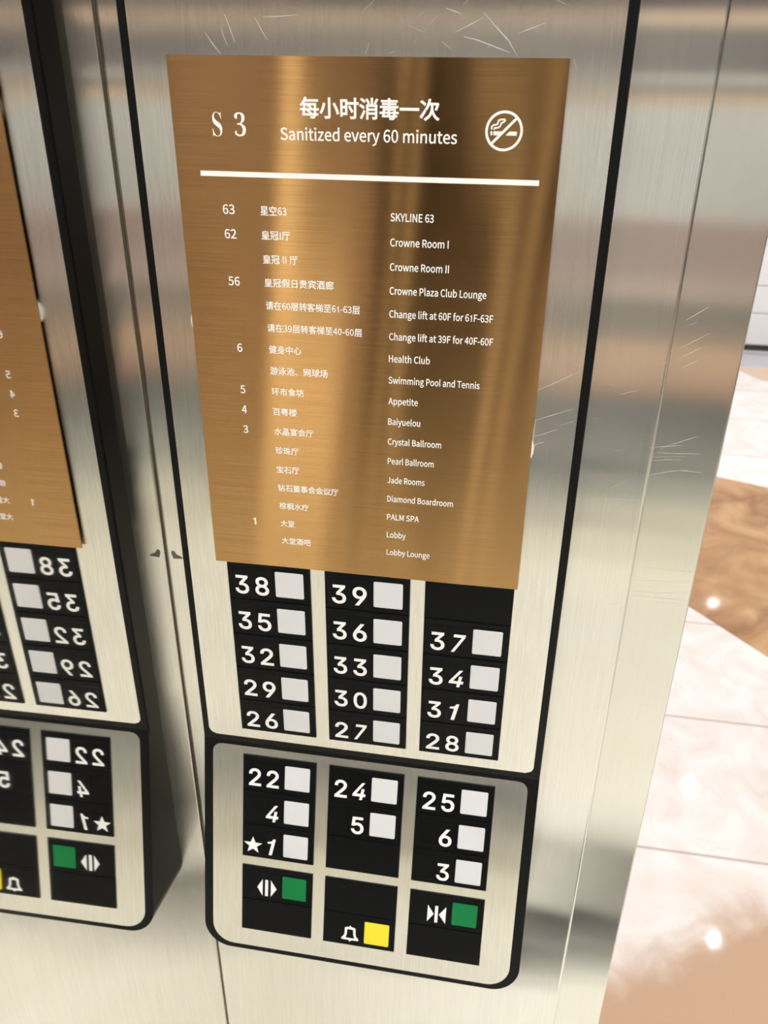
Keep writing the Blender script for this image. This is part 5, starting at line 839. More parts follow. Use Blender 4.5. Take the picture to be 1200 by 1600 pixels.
[281,[62,0,45,63,75,0,99,0,87,0,108,34,126,102,117,68,131,120,139,157,135,138,140,157,141,157,141,157,146,138,154,103,149,120,163,68,181,0,172,34,194,0,220,0,207,0,237,63,272,190,255,127,261,190,241,190,251,190,232,153,213,80,222,117,209,62,202,27,206,45,201,27,200,27,201,27,195,45,187,80,191,62,177,117,157,190,167,153,146,190,126,190,136,190,116,153,96,80,106,117,91,62,83,27,87,45,83,27,82,27,82,27,78,45,70,80,74,62,61,117,42,190,51,153,31,190,9,190,20,190,27,127]],
[183,[35,-82,27,-82,73,-82,106,-16,93,-53,130,53,178,190,154,121,167,190,147,190,157,190,135,155,112,85,124,120,107,68,97,31,102,48,96,31,95,31,96,31,89,49,76,85,82,68,63,120,38,190,51,155,27,190,5,190,16,190,30,127,81,0,55,63,79,-5,77,-15,78,-10,69,-38,34,-56,55,-56,29,-56,19,-53,23,-54,17,-61,13,-78,15,-70,19,-81]],
[167,[12,0,12,6,60,0,156,0,108,0,156,9,156,26,156,17,122,26,53,26,87,26,86,75,153,173,120,124,153,179,153,190,153,184,110,190,23,190,66,190,23,181,23,164,23,173,53,164,112,164,83,164,79,115,12,17,46,66,12,11]],
[195,[97,-5,48,-5,146,-5,177,129,177,40,177,218,97,261,146,261,48,261,18,129,18,218,18,40],[97,21,126,21,68,21,48,129,48,54,48,204,97,236,68,236,126,236,146,129,146,204,146,54]],
[195,[31,0,31,9,78,0,172,0,125,0,172,9,172,27,172,18,154,27,120,27,137,27,120,103,120,257,120,180,112,257,96,257,104,257,82,249,42,238,65,243,42,232,42,218,42,225,58,218,88,218,73,218,88,154,88,27,88,90,69,27,31,27,50,27,31,18]],
[195,[15,0,15,6,69,0,177,0,123,0,177,9,177,28,177,18,153,28,106,28,129,28,93,28,64,25,77,26,124,82,165,186,165,134,165,231,90,261,136,261,57,261,14,224,35,246,20,218,33,206,26,212,47,223,86,235,65,235,118,235,133,185,133,214,133,140,15,19,96,89,15,13]],
[195,[92,-5,52,-5,138,-5,175,69,175,23,175,104,120,134,151,126,120,134,120,136,120,135,148,145,166,197,166,166,166,238,91,261,134,261,62,261,20,231,39,248,25,224,37,210,31,217,51,225,90,235,69,235,117,235,133,195,133,219,133,167,62,146,116,146,62,137,62,121,62,129,122,121,142,70,142,101,142,40,90,22,121,22,61,22,27,51,42,36,21,45,10,31,16,38,27,12]],
[195,[119,0,119,24,129,0,149,0,139,0,149,24,149,71,149,47,161,71,183,71,172,71,183,79,183,96,183,88,172,96,149,96,161,96,149,150,149,257,149,203,137,257,114,257,126,257,78,202,7,92,43,147,7,85,7,71,7,78,44,71,119,71,82,71,119,47],[119,96,119,123,93,96,40,96,67,96,60,125,99,184,79,155,106,196,119,222,113,209,120,222,121,222,120,222,120,209,119,175,119,188,119,149]],
[195,[92,-5,51,-5,135,-5,176,83,176,27,176,140,98,165,141,165,83,165,60,155,71,161,62,180,67,229,64,205,99,229,163,229,131,229,163,238,163,257,163,248,122,257,39,257,80,257,36,217,30,137,33,177,36,133,47,126,42,130,62,136,90,141,73,141,122,141,143,83,143,119,143,45,89,22,119,22,59,22,26,50,40,36,20,43,9,29,15,36,27,12]],
[195,[105,-5,56,-5,145,-5,179,79,179,29,179,133,108,159,151,159,88,159,50,129,65,148,51,208,116,235,80,235,131,235,157,215,147,227,163,222,175,235,169,228,160,250,114,261,141,261,65,261,20,123,20,223,20,38],[50,103,54,50,67,127,103,136,87,136,134,136,149,79,149,113,149,44,105,21,130,21,73,21]],
[195,[69,0,74,97,80,0,103,0,92,0,107,100,178,237,118,160,178,244,178,257,178,250,124,257,17,257,71,257,17,248,17,229,17,238,59,229,142,229,100,229,91,159]],
[195,[98,-5,50,-5,146,-5,178,62,178,25,178,97,135,129,158,116,135,130,135,131,135,130,150,143,169,193,169,166,169,232,99,261,143,261,59,261,28,195,28,234,28,168,63,136,44,149,63,136,63,135,63,135,40,122,16,64,16,98,16,24],[116,139,133,155,85,151,57,195,57,165,57,220,98,237,75,237,126,237,142,191,142,217,142,172],[98,19,128,19,68,19,44,67,44,39,44,91,80,125,59,111,116,110,148,63,148,97,148,37]],
[195,[82,-5,54,-5,130,-5,175,139,175,35,175,221,89,261,138,261,49,261,15,178,15,228,15,125,86,97,43,97,107,97,145,129,130,110,143,49,81,22,114,22,64,22,38,42,49,29,32,35,20,22,26,28,35,7],[145,155,141,208,128,131,91,121,109,121,61,121,46,178,46,144,46,213,89,236,64,236,122,236]],
[122,[16,86,16,94,46,86,106,86,76,86,106,94,106,110,106,102,76,110,16,110,46,110,16,102]],
[79],
[453,[227,-7,264,-7,189,-7,130,24,157,3,103,45,69,113,83,74,55,152,48,254,48,199,48,309,69,395,55,356,83,434,130,484,104,464,157,505,227,516,189,516,264,516,323,484,296,505,350,464,384,395,370,434,398,356,405,254,405,309,405,199,384,113,398,152,370,74,323,24,350,45,297,3],[227,50,202,50,252,50,290,74,273,58,308,90,330,144,321,113,339,174,344,254,344,211,344,297,330,365,339,334,321,395,290,435,308,419,273,451,227,460,252,460,202,460,163,435,180,451,146,419,123,365,132,395,114,334,109,254,109,297,109,211,123,144,114,174,132,113,163,74,146,90,180,58]],
[453,[76,0,181,0,76,18,76,55,76,36,181,55,391,55,286,55,391,36,391,0,391,18,286,0],[276,509,250,509,276,339,276,0,276,170,255,0,212,0,234,0,212,149,212,448,212,299,211,448,209,448,210,448,168,418,86,358,127,388,86,381,86,427,86,404,123,454,198,509,161,481,224,509]],
[453,[64,0,172,0,64,16,64,47,64,32,121,108,234,229,177,168,254,249,282,282,270,267,295,298,311,327,304,313,317,341,320,371,320,356,320,390,308,419,316,405,299,432,273,449,288,442,259,456,224,460,242,460,204,460,172,447,187,456,158,439,139,413,147,428,131,399,127,362,127,382,107,362,66,362,86,362,66,392,86,442,72,419,100,465,143,496,119,483,167,509,225,516,194,516,255,516,306,497,282,509,329,484,361,445,348,467,374,424,381,372,381,399,381,354,371,318,378,335,364,300,336,259,353,280,319,237,267,180,296,211,229,140,153,60,191,100,153,59,153,57,153,58,231,57,389,57,310,57,389,38,389,0,389,19,281,0]],
[453,[218,-7,252,-7,187,-7,133,10,158,-1,107,21,70,57,86,37,54,78,44,132,46,103,66,132,109,132,87,132,111,114,126,87,117,99,136,75,165,59,149,65,181,53,219,50,199,50,239,50,275,61,258,53,292,68,315,93,305,79,324,107,329,145,329,124,329,163,316,196,325,181,307,212,275,234,293,224,256,243,201,248,231,248,186,248,157,248,172,248,157,265,157,299,157,282,200,349,288,448,244,399,288,450,288,452,288,451,215,452,70,452,142,452,70,471,70,509,70,490,171,509,372,509,272,509,372,493,372,461,372,477,319,400,211,278,265,339,211,282,211,289,211,285,249,293,308,276,281,288,335,263,371,222,356,246,386,199,393,145,393,173,393,115,370,66,385,89,355,43,309,12,335,25,282,0]],
[453,[40,105,164,105,40,123,40,158,40,141,109,275,247,509,178,392,268,509,311,509,289,509,243,394,109,166,176,280,109,165,109,163,109,164,210,163,413,163,312,163,413,144,413,105,413,125,289,105],[282,0,302,0,282,40,282,121,282,81,282,130,282,146,282,138,282,203,282,318,282,260,302,318,343,318,322,318,343,212,343,0,343,106,322,0]],
[453,[221,-7,254,-7,191,-7,140,11,164,-1,116,23,83,60,97,39,69,81,60,130,61,104,81,130,122,130,101,130,124,115,138,89,129,101,147,77,173,60,159,67,188,53,221,50,204,50,242,50,276,64,260,55,292,74,314,104,305,87,323,121,328,162,328,141,328,184,314,221,323,204,304,238,275,262,291,252,258,272,218,277,239,277,201,277,167,268,184,274,151,263,128,246,138,255,108,248,67,253,88,250,77,338,96,509,86,423,186,509,366,509,276,509,366,490,366,452,366,471,294,452,151,452,222,452,145,402,134,301,139,352,135,301,136,301,135,301,147,311,178,325,161,319,194,331,229,334,211,334,253,334,294,321,274,329,313,313,345,285,331,301,359,270,379,231,371,252,387,210,391,163,391,188,391,130,369,76,384,101,354,50,309,15,334,30,283,1]],
[453,[226,-7,258,-7,195,-7,142,15,167,0,118,29,84,74,98,49,71,100,64,162,64,129,64,186,80,239,69,212,91,266,137,340,110,300,176,396,252,509,214,453,276,509,322,509,299,509,265,426,151,261,208,344,149,261,145,261,147,261,150,271,165,288,157,280,174,296,196,307,184,302,207,312,235,314,221,314,266,314,316,295,293,308,339,282,370,240,357,263,382,216,389,157,389,189,389,125,368,73,382,97,354,48,310,14,334,28,286,0],[226,48,207,48,246,48,279,63,264,53,294,72,314,101,306,85,323,118,327,157,327,136,327,178,314,213,323,197,306,230,279,251,294,242,264,261,226,265,246,265,207,265,174,252,189,261,159,243,138,214,147,230,129,198,125,158,125,179,125,137,138,102,129,118,147,85,174,63,159,72,189,53]],
[453,[97,0,120,0,172,149,323,448,248,299,323,450,323,452,323,451,236,452,62,452,149,452,62,471,62,509,62,490,172,509,391,509,281,509,391,489,391,449,391,469,315,299,165,0,240,150,142,0]],
[453,[226,-7,260,-7,192,-7,136,11,162,-1,109,24,74,62,89,40,59,83,52,135,52,108,52,157,65,195,56,177,74,213,101,241,86,229,116,253,153,265,133,261,153,265,153,267,153,266,128,273,93,308,108,287,78,329,70,380,70,353,70,406,90,450,77,429,104,470,146,498,122,486,169,510,226,516,196,516,256,516,306,498,283,510,329,486,361,450,348,470,375,429,382,380,382,406,382,353,359,308,374,329,344,287,300,267,325,273,300,266,300,265,300,265,319,261,351,241,336,253,366,229,387,195,378,213,396,177,401,135,401,157,401,108,378,62,393,83,364,40,317,11,343,24,291,-1],[226,49,204,49,249,49,285,60,268,53,301,68,323,91,314,78,332,105,337,139,337,121,337,158,322,189,332,174,313,203,283,223,300,214,266,231,226,235,247,235,205,235,169,223,186,231,152,214,130,189,139,203,120,174,115,139,115,158,115,121,129,91,120,105,138,78,167,60,151,68,184,53],[226,290,208,290,244,290,274,300,260,293,288,307,307,330,299,318,315,343,319,376,319,358,319,393,308,420,315,407,300,433,275,449,289,443,261,456,226,460,245,460,208,460,177,449,191,456,163,443,145,420,152,433,137,407,133,376,133,393,133,358,145,330,137,343,152,318,178,300,163,307,192,293]],
[453,[226,516,195,516,258,516,310,494,286,508,335,480,368,434,354,460,382,409,389,347,389,380,389,323,373,270,383,297,362,243,315,168,343,209,277,112,200,0,239,56,177,0,130,0,154,0,187,83,301,248,244,165,303,248,307,248,305,248,303,238,287,221,296,229,279,213,257,202,269,207,245,197,218,195,232,195,187,195,137,214,160,201,114,227,83,269,96,245,70,292,64,352,64,320,64,384,85,436,71,412,99,461,143,494,118,480,167,508],[226,460,246,460,207,460,174,446,189,456,159,437,138,407,147,424,130,391,125,352,125,372,125,330,138,295,130,312,147,279,174,257,159,266,189,248,226,243,207,243,246,243,279,257,263,248,294,266,314,295,306,279,323,311,327,350,327,330,327,372,314,407,323,391,306,424,279,446,294,437,264,456]],
[390,[43,-11,49,-11,43,45,43,158,43,102,49,158,62,158,56,158,73,109,111,50,90,73,133,26,197,15,162,15,222,15,257,36,242,22,271,50,279,89,279,68,279,119,225,160,261,142,204,170,163,191,183,180,124,210,77,253,95,231,59,274,50,332,50,301,50,359,67,403,56,383,79,423,115,449,95,438,136,460,185,466,159,466,198,466,229,461,213,465,246,458,282,448,263,454,286,447,291,446,289,446,294,445,300,445,297,445,311,445,320,466,318,452,327,466,339,466,333,466,339,417,339,319,339,368,334,319,322,319,328,319,316,344,293,385,306,366,281,404,248,429,265,418,231,439,194,445,213,445,171,445,140,426,153,439,126,414,120,380,120,399,120,363,137,336,125,348,149,325,189,303,166,314,210,293,253,273,232,283,281,260,317,233,302,247,333,219,350,188,344,204,356,172,359,133,359,154,359,104,339,58,352,79,325,36,281,8,306,20,256,-4,192,-10,226,-10,181,-10,158,-8,170,-9,147,-6,126,1,136,-3,114,5,98,9,105,8,91,11,85,12,87,12,77,12,69,7,72,10,66,4,61,-11,63,-2,55,-11]],
[376,[163,-7,186,-7,130,-7,81,5,102,-3,60,12,34,35,44,22,24,47,19,74,19,60,19,91,36,113,25,104,47,122,76,126,61,126,76,98,99,62,84,76,114,47,158,40,134,40,173,40,199,49,187,43,212,55,230,79,222,65,237,94,241,139,241,113,241,165,214,202,232,186,196,219,137,227,171,227,123,227,95,227,109,227,95,241,95,269,95,255,110,269,140,269,125,269,169,269,204,296,190,278,218,314,225,367,225,338,225,392,211,424,220,411,201,438,169,445,188,445,153,445,133,430,141,440,124,420,116,391,119,407,113,375,111,341,111,359,84,341,47,356,62,346,32,365,24,401,24,380,24,425,62,461,37,445,87,478,173,486,124,486,221,486,286,458,258,477,314,439,328,377,328,412,328,347,298,301,318,322,278,281,225,256,254,266,243,253,279,238,261,247,298,229,326,201,313,217,338,185,345,138,345,164,345,111,329,70,339,88,319,51,288,25,306,36,271,14,230,1,252,6,209,-4]],
]
GLYPHS = dict(zip(['k' + c for c in HAN_AND_LATIN] + ['i' + c for c in DIGITS] + ['m' + c for c in SERIF], OUTLINES))



def straight(pts):
    return [v for x, y in pts for v in (x, y, x, y, x, y)]


# the ones on the sign and the buttons have no foot
GLYPHS['k1'] = [170, straight([(84, 0), (114, 0), (114, 228), (90, 228), (80, 206), (44, 194), (44, 172), (84, 180)])]
GLYPHS['i1'] = [453, straight([(170, 0), (258, 0), (258, 530), (190, 530), (172, 470), (130, 438), (58, 430), (58, 372), (170, 372)])]
EM = {'k': 350.0, 'i': 730.0, 'm': 700.0}
glyph_cache = {}


def winding(loops, x, y):
    wn = 0
    for lp in loops:
        for i in range(len(lp)):
            (x0, y0), (x1, y1) = lp[i - 1], lp[i]
            if y0 <= y:
                if y1 > y and (x1 - x0) * (y - y0) - (x - x0) * (y1 - y0) > 0:
                    wn += 1
            elif y1 <= y and (x1 - x0) * (y - y0) - (x - x0) * (y1 - y0) < 0:
                wn -= 1
    return wn


def glyph_triangles(key, ch, bold, res):
    """Filled glyph in em units: (vertices, triangles, advance)."""
    k = (key, ch, bold, res)
    if k in glyph_cache:
        return glyph_cache[k]
    g = GLYPHS[key + ch]
    f = 1.0 / EM[key]
    loops = []
    for sp in g[1:]:
        n = len(sp) // 6
        pts = [sp[6 * i:6 * i + 6] for i in range(n)]
        lp = []
        for i in range(n):
            p, q = pts[i], pts[(i + 1) % n]
            a, b_, c, d_ = (p[0], p[1]), (p[4], p[5]), (q[2], q[3]), (q[0], q[1])
            chord = math.hypot(d_[0] - a[0], d_[1] - a[1])
            bend = abs((b_[0] - a[0]) * (d_[1] - a[1]) - (b_[1] - a[1]) * (d_[0] - a[0])) + abs((c[0] - a[0]) * (d_[1] - a[1]) - (c[1] - a[1]) * (d_[0] - a[0]))
            m_ = 1 if chord < 1e-6 or bend / max(chord, 1e-6) < 2.5 else res
            for j in range(m_):
                t = j / m_
                u = 1 - t
                lp.append((f * (u ** 3 * a[0] + 3 * u * u * t * b_[0] + 3 * u * t * t * c[0] + t ** 3 * d_[0]),
                           f * (u ** 3 * a[1] + 3 * u * u * t * b_[1] + 3 * u * t * t * c[1] + t ** 3 * d_[1])))
        out = []
        for p in lp:
            if not out or math.hypot(p[0] - out[-1][0], p[1] - out[-1][1]) > 0.006:
                out.append(p)
        while len(out) > 3 and math.hypot(out[0][0] - out[-1][0], out[0][1] - out[-1][1]) <= 0.006:
            out.pop()
        loops.append(out)
    area = sum(lp[i - 1][0] * lp[i][1] - lp[i][0] * lp[i - 1][1] for lp in loops for i in range(len(lp)))
    sgn = 1 if area > 0 else -1
    if bold:
        fat = []
        for lp in loops:
            nl = []
            for i in range(len(lp)):
                p0, p1, p2 = lp[i - 1], lp[i], lp[(i + 1) % len(lp)]
                d1 = Vector((p1[0] - p0[0], p1[1] - p0[1])).normalized()
                d2 = Vector((p2[0] - p1[0], p2[1] - p1[1])).normalized()
                n1, n2 = Vector((d1.y, -d1.x)), Vector((d2.y, -d2.x))
                nn = n1 + n2
                if nn.length < 1e-4:
                    nn = n1
                nn.normalize()
                kk = min(1.0 / max(nn.dot(n1), 0.3), 1.8)
                nl.append((p1[0] + sgn * nn.x * kk * bold, p1[1] + sgn * nn.y * kk * bold))
            fat.append(nl)
        loops = fat
    vs, es = [], []
    for lp in loops:
        o = len(vs)
        vs += [Vector(p) for p in lp]
        es += [(o + i, o + (i + 1) % len(lp)) for i in range(len(lp))]
    ov, oe, of, a1, a2, a3 = delaunay_2d_cdt(vs, es, [], 0, 1e-5)
    tris = []
    for t in of:
        cx, cy = sum(ov[i].x for i in t) / 3, sum(ov[i].y for i in t) / 3
        if winding(loops, cx, cy):
            tris.append(tuple(t))
    glyph_cache[k] = ([(v.x, v.y) for v in ov], tris, g[0] * f)
    return glyph_cache[k]


def glyph_mesh(text, key, size_x, size_z, bold=0.0, depth=0.05, space=0.0, res=5):
    """One flat mesh of the whole text; x from 0, baseline at z = 0, facing -Y. Sizes: units per em."""
    b_ = bmesh.new()
    pen = 0.0
    for ch in text:
        if ch == ' ':
            pen += GLYPHS[key + ch][0] / EM[key]
            continue
        vs, tris, adv = glyph_triangles(key, ch, bold, res)
        used = {}
        for t in tris:
            q = []
            for i in t:
                if i not in used:
                    used[i] = b_.verts.new(((vs[i][0] + pen) * size_x * S, -depth * S, vs[i][1] * size_z * S))
                q.append(used[i])
            f = b_.faces.new(q)
            f.normal_update()
            if f.normal.y > 0:
                f.normal_flip()
        pen += adv + space
    return b_


def mesh_from(b_, name, mat):
    me = bpy.data.meshes.new(name)
    b_.to_mesh(me)
    b_.free()
    me.materials.append(mat)
    return me


def link(name, me, parent, loc=(0, 0, 0)):
    o = bpy.data.objects.new(name, me)
    col.objects.link(o)
    o.parent = parent
    o.location = [v * S for v in loc]
    return o


def recentre(me, cx=None, z0=None, height=None, width=None):
    xs = [v.co.x for v in me.vertices]
    zs = [v.co.z for v in me.vertices]
    kx = width * S / (max(xs) - min(xs)) if width else 1
    kz = height * S / (max(zs) - min(zs)) if height else 1
    for v in me.vertices:
        v.co.x = (v.co.x - (min(xs) + max(xs)) / 2) * kx
        v.co.z = (v.co.z - min(zs)) * kz
    return me


DIG = {}


def digit(ch):
    if ch not in DIG:
        me = mesh_from(glyph_mesh(ch, 'i', 10, 10, bold=0.02 if ch != '1' else 0.0), 'numeral_' + ch, WHITE_INK)
        if ch in '147':
            for v in me.vertices:
                v.co.x += v.co.z * 0.2
        recentre(me, height=10.2 if ch not in '147' else 10.0, width=6.6 if ch not in '14' else (4.6 if ch == '1' else 7.0))
        DIG[ch] = me
    return DIG[ch]


def flat_poly(polys, depth=0.05):
    b_ = bmesh.new()
    for pts in polys:
        f = b_.faces.new([b_.verts.new((x * S, -depth * S, z * S)) for x, z in pts])
        f.normal_update()
        if f.normal.y > 0:
            f.normal_flip()
    return b_


def star(r):
    out = []
    for i in range(10):
        a = math.radians(90 + 36 * i)
        q = r if i % 2 == 0 else r * 0.42
        out.append((q * math.cos(a), q * math.sin(a)))
    return out


def ring_strip(outer, inner):
    """quads between two outlines of equal length"""
    n = len(outer)
    return [[outer[i], outer[(i + 1) % n], inner[(i + 1) % n], inner[i]] for i in range(n)]


def add_module(lowerf, x, z, kind, text=None):
    """x = column offset, z = centre height; kind: floor, blank, open, close, alarm"""
    cx = x - 3.05
    if kind == 'blank':
        o = link('blank_module', shared('blank_module', lambda: module_mesh(False), BLACK), panel)
        place(o, lowerf, cx, MY, z)
        return
    o = link('button_module', shared('button_module', lambda: module_mesh(True), BLACK), panel)
    place(o, lowerf, cx, MY, z)
    if kind == 'floor':
        o['label'] = 'black button block marked ' + text.replace('*', 'star ')
        me = shared('push_button', button_mesh, WHITE_BTN)
    elif kind == 'alarm':
        o['label'] = 'black button block marked with a bell'
        me = shared('push_button_yellow', button_mesh, YELLOW)
    else:
        o['label'] = 'black button block marked with door %s arrows' % kind
        me = shared('push_button_green', lambda: button_mesh(13.6, 13.2), GREEN)
    b_ = link('push_button', me, o, (BX0, 0, BZ0))
    b_['label'] = {'floor': 'white square push button', 'alarm': 'yellow square push button'}.get(kind, 'green square push button')
    base = -7.25
    y = -0.16
    if kind == 'floor':
        t = text.replace('*', '')
        xs = [-12.95, -3.35] if len(t) == 2 else [-3.35]
        for ch, dx in zip(t, xs):
            link('numeral', digit(ch), o, (dx, y, base))
        if '*' in text:
            link('star_symbol', mesh_from(flat_poly([star(5.3)]), 'star_symbol', WHITE_INK), o, (-13.6, y, base + 4.7))
    elif kind == 'open':
        polys = [[(-10.95, base + 5.1), (-7.9, base + 10.3), (-7.9, base)], [(-6.55, base), (-4.85, base), (-4.85, base + 10.2), (-6.55, base + 10.2)],
                 [(-3.35, base), (-0.1, base + 5.1), (-3.35, base + 10.3)]]
        link('door_open_symbol', mesh_from(flat_poly(polys), 'door_open_symbol', WHITE_INK), o, (0, y, 0))
    elif kind == 'close':
        polys = [[(-9.75, base), (-6.4, base + 5.1), (-9.75, base + 10.3)], [(-5.85, base), (-4.25, base), (-4.25, base + 10.2), (-5.85, base + 10.2)],
                 [(-3.7, base + 5.1), (-0.05, base + 10.3), (-0.05, base)]]
        link('door_close_symbol', mesh_from(flat_poly(polys), 'door_close_symbol', WHITE_INK), o, (0, y, 0))
    else:
        outer = [(-9.4, .9), (-9.2, 2.2), (-8.3, 3.0), (-7.7, 4.6), (-7.6, 8.3), (-6.9, 8.9), (-5.3, 9.1), (-5.0, 9.8), (-4.3, 9.8), (-4.0, 9.1),
                 (-2.4, 8.9), (-1.7, 8.3), (-1.6, 4.6), (-1.0, 3.0), (-0.1, 2.2), (0.1, .9), (-3.9, .8), (-4.3, 0.0), (-5.0, 0.0), (-5.4, .8)]
        inner = [(-7.2, 2.2), (-7.1, 2.4), (-6.7, 3.4), (-6.4, 4.8), (-6.3, 7.2), (-6.0, 7.5), (-5.3, 7.6), (-5.0, 7.6), (-4.3, 7.6), (-4.0, 7.6),
                 (-3.3, 7.5), (-3.0, 7.2), (-2.9, 4.8), (-2.6, 3.4), (-2.2, 2.4), (-2.1, 2.2), (-3.9, 2.1), (-4.3, 2.1), (-5.0, 2.1), (-5.4, 2.1)]
        sh = lambda L: [(x_, z_ + base) for x_, z_ in L]
        link('bell_symbol', mesh_from(flat_poly(ring_strip(sh(outer), sh(inner))), 'bell_symbol', WHITE_INK), o, (0, y, 0))


RP = 20.35
upper_rows = [['38', '39', None], ['35', '36', '37'], ['32', '33', '34'], ['29', '30', '31'], ['26', '27', '28']]
for r, row in enumerate(upper_rows):
    for c, t in enumerate(row):
        add_module(False, 46 * c, -6.5 - RP * r, 'floor' if t else 'blank', t)
lower_rows = [['22', '24', '25'], ['4', '5', '6'], ['*1', None, '3']]
for r, row in enumerate(lower_rows):
    for c, t in enumerate(row):
        add_module(True, 46 * c, -16.35 - RP * r, 'floor' if t else 'blank', t)
for r, row in enumerate([['open', 'blank', 'close'], ['blank', 'alarm', 'blank']]):
    for c, t in enumerate(row):
        add_module(True, 46 * c, -83.0 - RP * r, t)

# ------------------------------------------------------------------ the brass directory sign
sign = empty('directory_sign', P(0, 0, 0),
             'brown brushed brass floor directory with white lettering, fixed above the buttons', 'sign')
PX0, PX1, PZ0, PZ1 = -27.1, 109.8, 3.75, 207.5
bm = bmesh.new()
NX = 96


FRONT = -0.95


def bow(x, z):
    """the thin sheet is very slightly wavy"""
    return 0.09 * math.sin((x - 0.17 * z) / 8.0 + 1.0) + 0.10 * math.sin(x / 15.0 + 0.6)


NZ = 40
grid = []
for k in range(NZ + 1):
    z = PZ0 + (PZ1 - PZ0) * k / NZ
    row = []
    for i in range(NX + 1):
        x = PX0 + (PX1 - PX0) * i / NX
        row.append((bm.verts.new((x * S, (FRONT + bow(x, z)) * S, z * S)), bm.verts.new((x * S, (FRONT + 0.7 + bow(x, z)) * S, z * S))))
    grid.append(row)
front_faces = []
for k in range(NZ):
    for i in range(NX):
        q = (grid[k][i], grid[k][i + 1], grid[k + 1][i + 1], grid[k + 1][i])
        front_faces.append(bm.faces.new([v[0] for v in q]))
        bm.faces.new([v[1] for v in reversed(q)])
for k in range(NZ):
    for i in (0, NX):
        bm.faces.new((grid[k][i][0], grid[k + 1][i][0], grid[k + 1][i][1], grid[k][i][1]))
for i in range(NX):
    for k in (0, NZ):
        bm.faces.new((grid[k][i][0], grid[k][i + 1][0], grid[k][i + 1][1], grid[k][i][1]))
for f in front_faces:
    f.smooth = True
fset = set(front_faces)
for e_ in bm.edges:
    if sum(f in fset for f in e_.link_faces) == 1:
        e_.smooth = False
finish('brass_plate', bm, BRASS, sign)
for (x, z, r) in ((-24.5, 114.5, 3.6), (106.5, 69.5, 4.3), (-22, 190, 4), (104, 190, 4)):
    bm = bmesh.new()
    add_prism(bm, [(x + r * math.cos(a * math.pi / 12), z + 1.3 * r * math.sin(a * math.pi / 12)) for a in range(24)], -0.1, FY)
    finish('adhesive_pad', bm, PAD, sign)['label'] = 'white adhesive pad behind the plate'

TY = FRONT - 0.1


def sign_text(name, s, key, x, z, em, bold, width=None, height=None, anchor='left', space=0.0, res=3):
    me = mesh_from(glyph_mesh(s, key, em, em, bold, 0.0, space, res), name, WHITE_INK)
    xs = [v.co.x for v in me.vertices]
    zs = [v.co.z for v in me.vertices]
    k = width * S / (max(xs) - min(xs)) if width else 1
    kz = height * S / (max(zs) - min(zs)) if height else 1
    zmid = (max(zs) + min(zs)) / 2
    for v in me.vertices:
        v.co.x = (v.co.x - min(xs)) * k
        if anchor == 'mid':
            v.co.z = (v.co.z - zmid) * kz
        else:
            v.co.z *= kz
        v.co.y = (FRONT - 0.04 + bow(x + v.co.x / S, z + v.co.z / S)) * S
    return link(name, me, sign, (x, 0, z))


sign_text('lift_number', '\U0001D412', 'm', -12.3, 186.0, 10, -0.010, 3.5, 7.9, 'mid')
sign_text('lift_number', '\U0001D7D1', 'm', -4.2, 186.1, 10, -0.010, 4.1, 7.7, 'mid')
sign_text('chinese_heading', '每小时消毒一次', 'k', 19.7, 191.8, 7.0, 0.023, 48.7, 6.9, 'mid')
sign_text('english_heading', 'Sanitized every 60 minutes', 'k', 12.4, 181.45, 5.3, 0.012, 62.2)

# no-smoking symbol
NS = (90.3, 185.75)
polys = []
N = 48
circ = lambda r: [(r * math.cos(2 * math.pi * i / N), r * math.sin(2 * math.pi * i / N)) for i in range(N)]
polys += ring_strip(circ(6.3), circ(5.45))
a = math.radians(45)
d, e = (math.cos(a), math.sin(a)), (-math.sin(a), math.cos(a))
q = lambda u, v: (d[0] * u + e[0] * v, d[1] * u + e[1] * v)
polys.append([q(-5.5, -0.42), q(5.5, -0.42), q(5.5, 0.42), q(-5.5, 0.42)])
# cigarette, cut where the bar crosses it
polys.append([(0.6, -1.35), (4.3, -1.35), (4.3, -0.1), (1.9, -0.1)])
polys.append([(-3.5, -1.35), (-1.9, -1.35), (-0.7, -0.1), (-3.5, -0.1)])
polys.append([(-4.5, -1.35), (-3.9, -1.35), (-3.9, -0.1), (-4.5, -0.1)])


def ribbon(pts, wd):
    out = []
    L, R_ = [], []
    for i, (x, z) in enumerate(pts):
        x0, z0 = pts[max(i - 1, 0)]
        x1, z1 = pts[min(i + 1, len(pts) - 1)]
        l = math.hypot(x1 - x0, z1 - z0)
        nx, nz = -(z1 - z0) / l, (x1 - x0) / l
        L.append((x + nx * wd, z + nz * wd))
        R_.append((x - nx * wd, z - nz * wd))
    for i in range(len(pts) - 1):
        out.append([L[i], L[i + 1], R_[i + 1], R_[i]])
    return out


polys += ribbon([(-4.2, 0.4), (-4.2, 1.3), (-3.7, 1.8), (-2.6, 1.9), (-2.2, 2.4), (-2.0, 3.2), (-1.3, 3.5), (0.2, 3.6)], 0.26)
polys += ribbon([(-3.4, 0.3), (-3.2, 0.9), (-2.0, 1.0), (-1.3, 1.6), (-1.1, 2.4), (-0.4, 2.7), (0.3, 3.4)], 0.26)


def on_sheet(me, x, z):
    for v in me.vertices:
        v.co.y = (FRONT - 0.04 + bow(x + v.co.x / S, z + v.co.z / S)) * S
    return me


link('no_smoking_symbol', on_sheet(mesh_from(flat_poly(polys, 0), 'no_smoking_symbol', WHITE_INK), *NS), sign, (NS[0], 0, NS[1]))
strips = [rect(-18.3 + 2.03 * i, -18.3 + 2.03 * (i + 1), 168.75, 170.55) for i in range(60)]
link('rule_line', on_sheet(mesh_from(flat_poly(strips, 0), 'rule_line', WHITE_INK), 0, 0), sign)

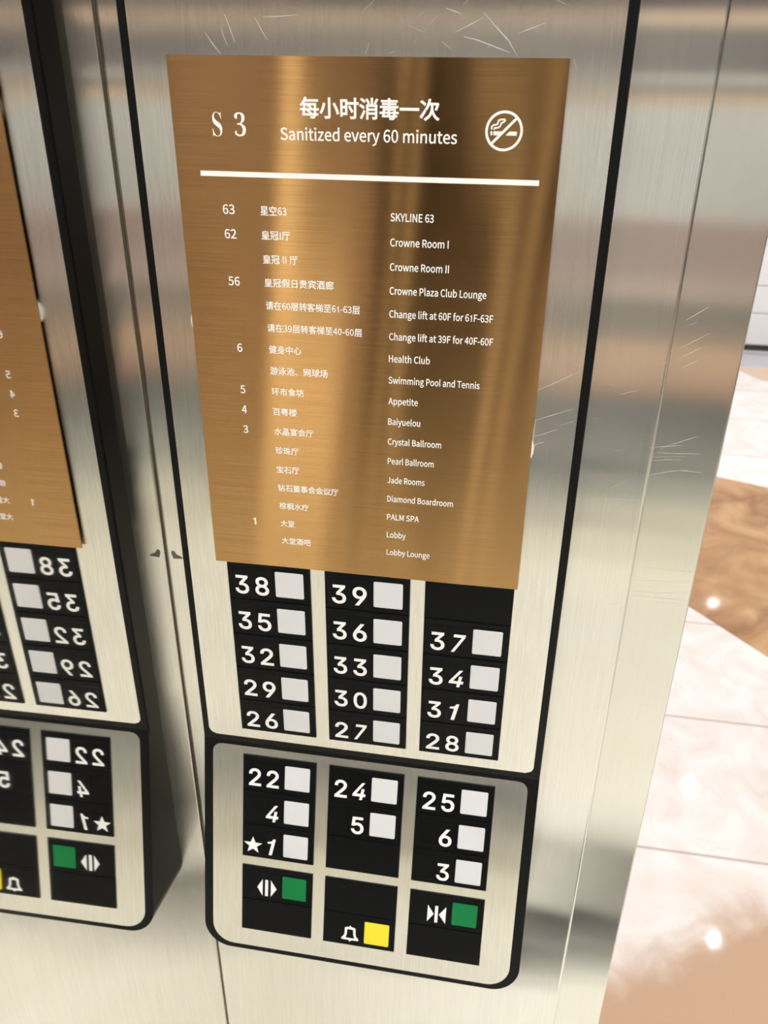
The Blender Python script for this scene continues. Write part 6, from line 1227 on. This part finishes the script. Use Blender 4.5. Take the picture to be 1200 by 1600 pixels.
NUM = {0: '63', 1: '62', 3: '56', 6: '6', 8: '5', 9: '4', 10: '3', 15: '1'}
for i, t in NUM.items():
    wdt = {'1': 1.3}.get(t, 2.1 if len(t) == 1 else 4.55)
    x = -10.9 if len(t) == 2 else (-7.9 if t == '1' else -9.3)
    sign_text('floor_numeral', t, 'k', x, 155.85 - 8.74 * i, 5.2, 0.012, wdt, 3.45)
CJK = [('星空63', 3.5, 13.4), ('皇冠I厅', 3.4, 14.4), ('皇冠 II 厅', 3.4, 16.9), ('皇冠假日贵宾酒廊', 3.5, 30.5), ('请在60层转客梯至61-63层', 3.5, 40.6),
       ('请在39层转客梯至40-60层', 3.6, 41.4), ('健身中心', 3.7, 17.0), ('游泳池、网球场', 3.7, 27.4), ('环市食坊', 3.9, 17.3), ('百粤楼', 3.9, 14.0),
       ('水晶宴会厅', 4.0, 20.7), ('珍珠厅', 4.1, 14.0), ('宝石厅', 4.1, 14.0), ('钻石董事会会议厅', 4.2, 30.8), ('棕榈水疗', 4.4, 17.5),
       ('大堂', 4.5, 10.8), ('大堂酒吧', 4.6, 17.8)]
for i, (t, x0, x1) in enumerate(CJK):
    sign_text('chinese_room_name', t, 'k', x0, 157.45 - 8.74 * i, 3.5, 0.013, x1 - x0, 3.35, 'mid', res=2)
ENG = [('SKYLINE 63', 67.6), ('Crowne Room I', 73.3), ('Crowne Room II', 73.8), ('Crowne Plaza Club Lounge', 88.0),
       ('Change lift at 60F for 61F-63F', 91.1), ('Change lift at 39F for 40F-60F', 91.7), ('Health Club', 68.0), ('Swimming Pool and Tennis', 87.7),
       ('Appetite', 63.8), ('Baiyuelou', 65.0), ('Crystal Ballroom', 73.8), ('Pearl Ballroom', 71.1), ('Jade Rooms', 67.6), ('Diamond Boardroom', 79.8),
       ('PALM SPA', 65.7), ('Lobby', 60.2), ('Lobby Lounge', 70.9)]
for i, (t, x1) in enumerate(ENG):
    sign_text('english_room_name', t, 'k', 51.95, 155.4 - 8.745 * i, 3.65, 0.014, x1 - 51.95)
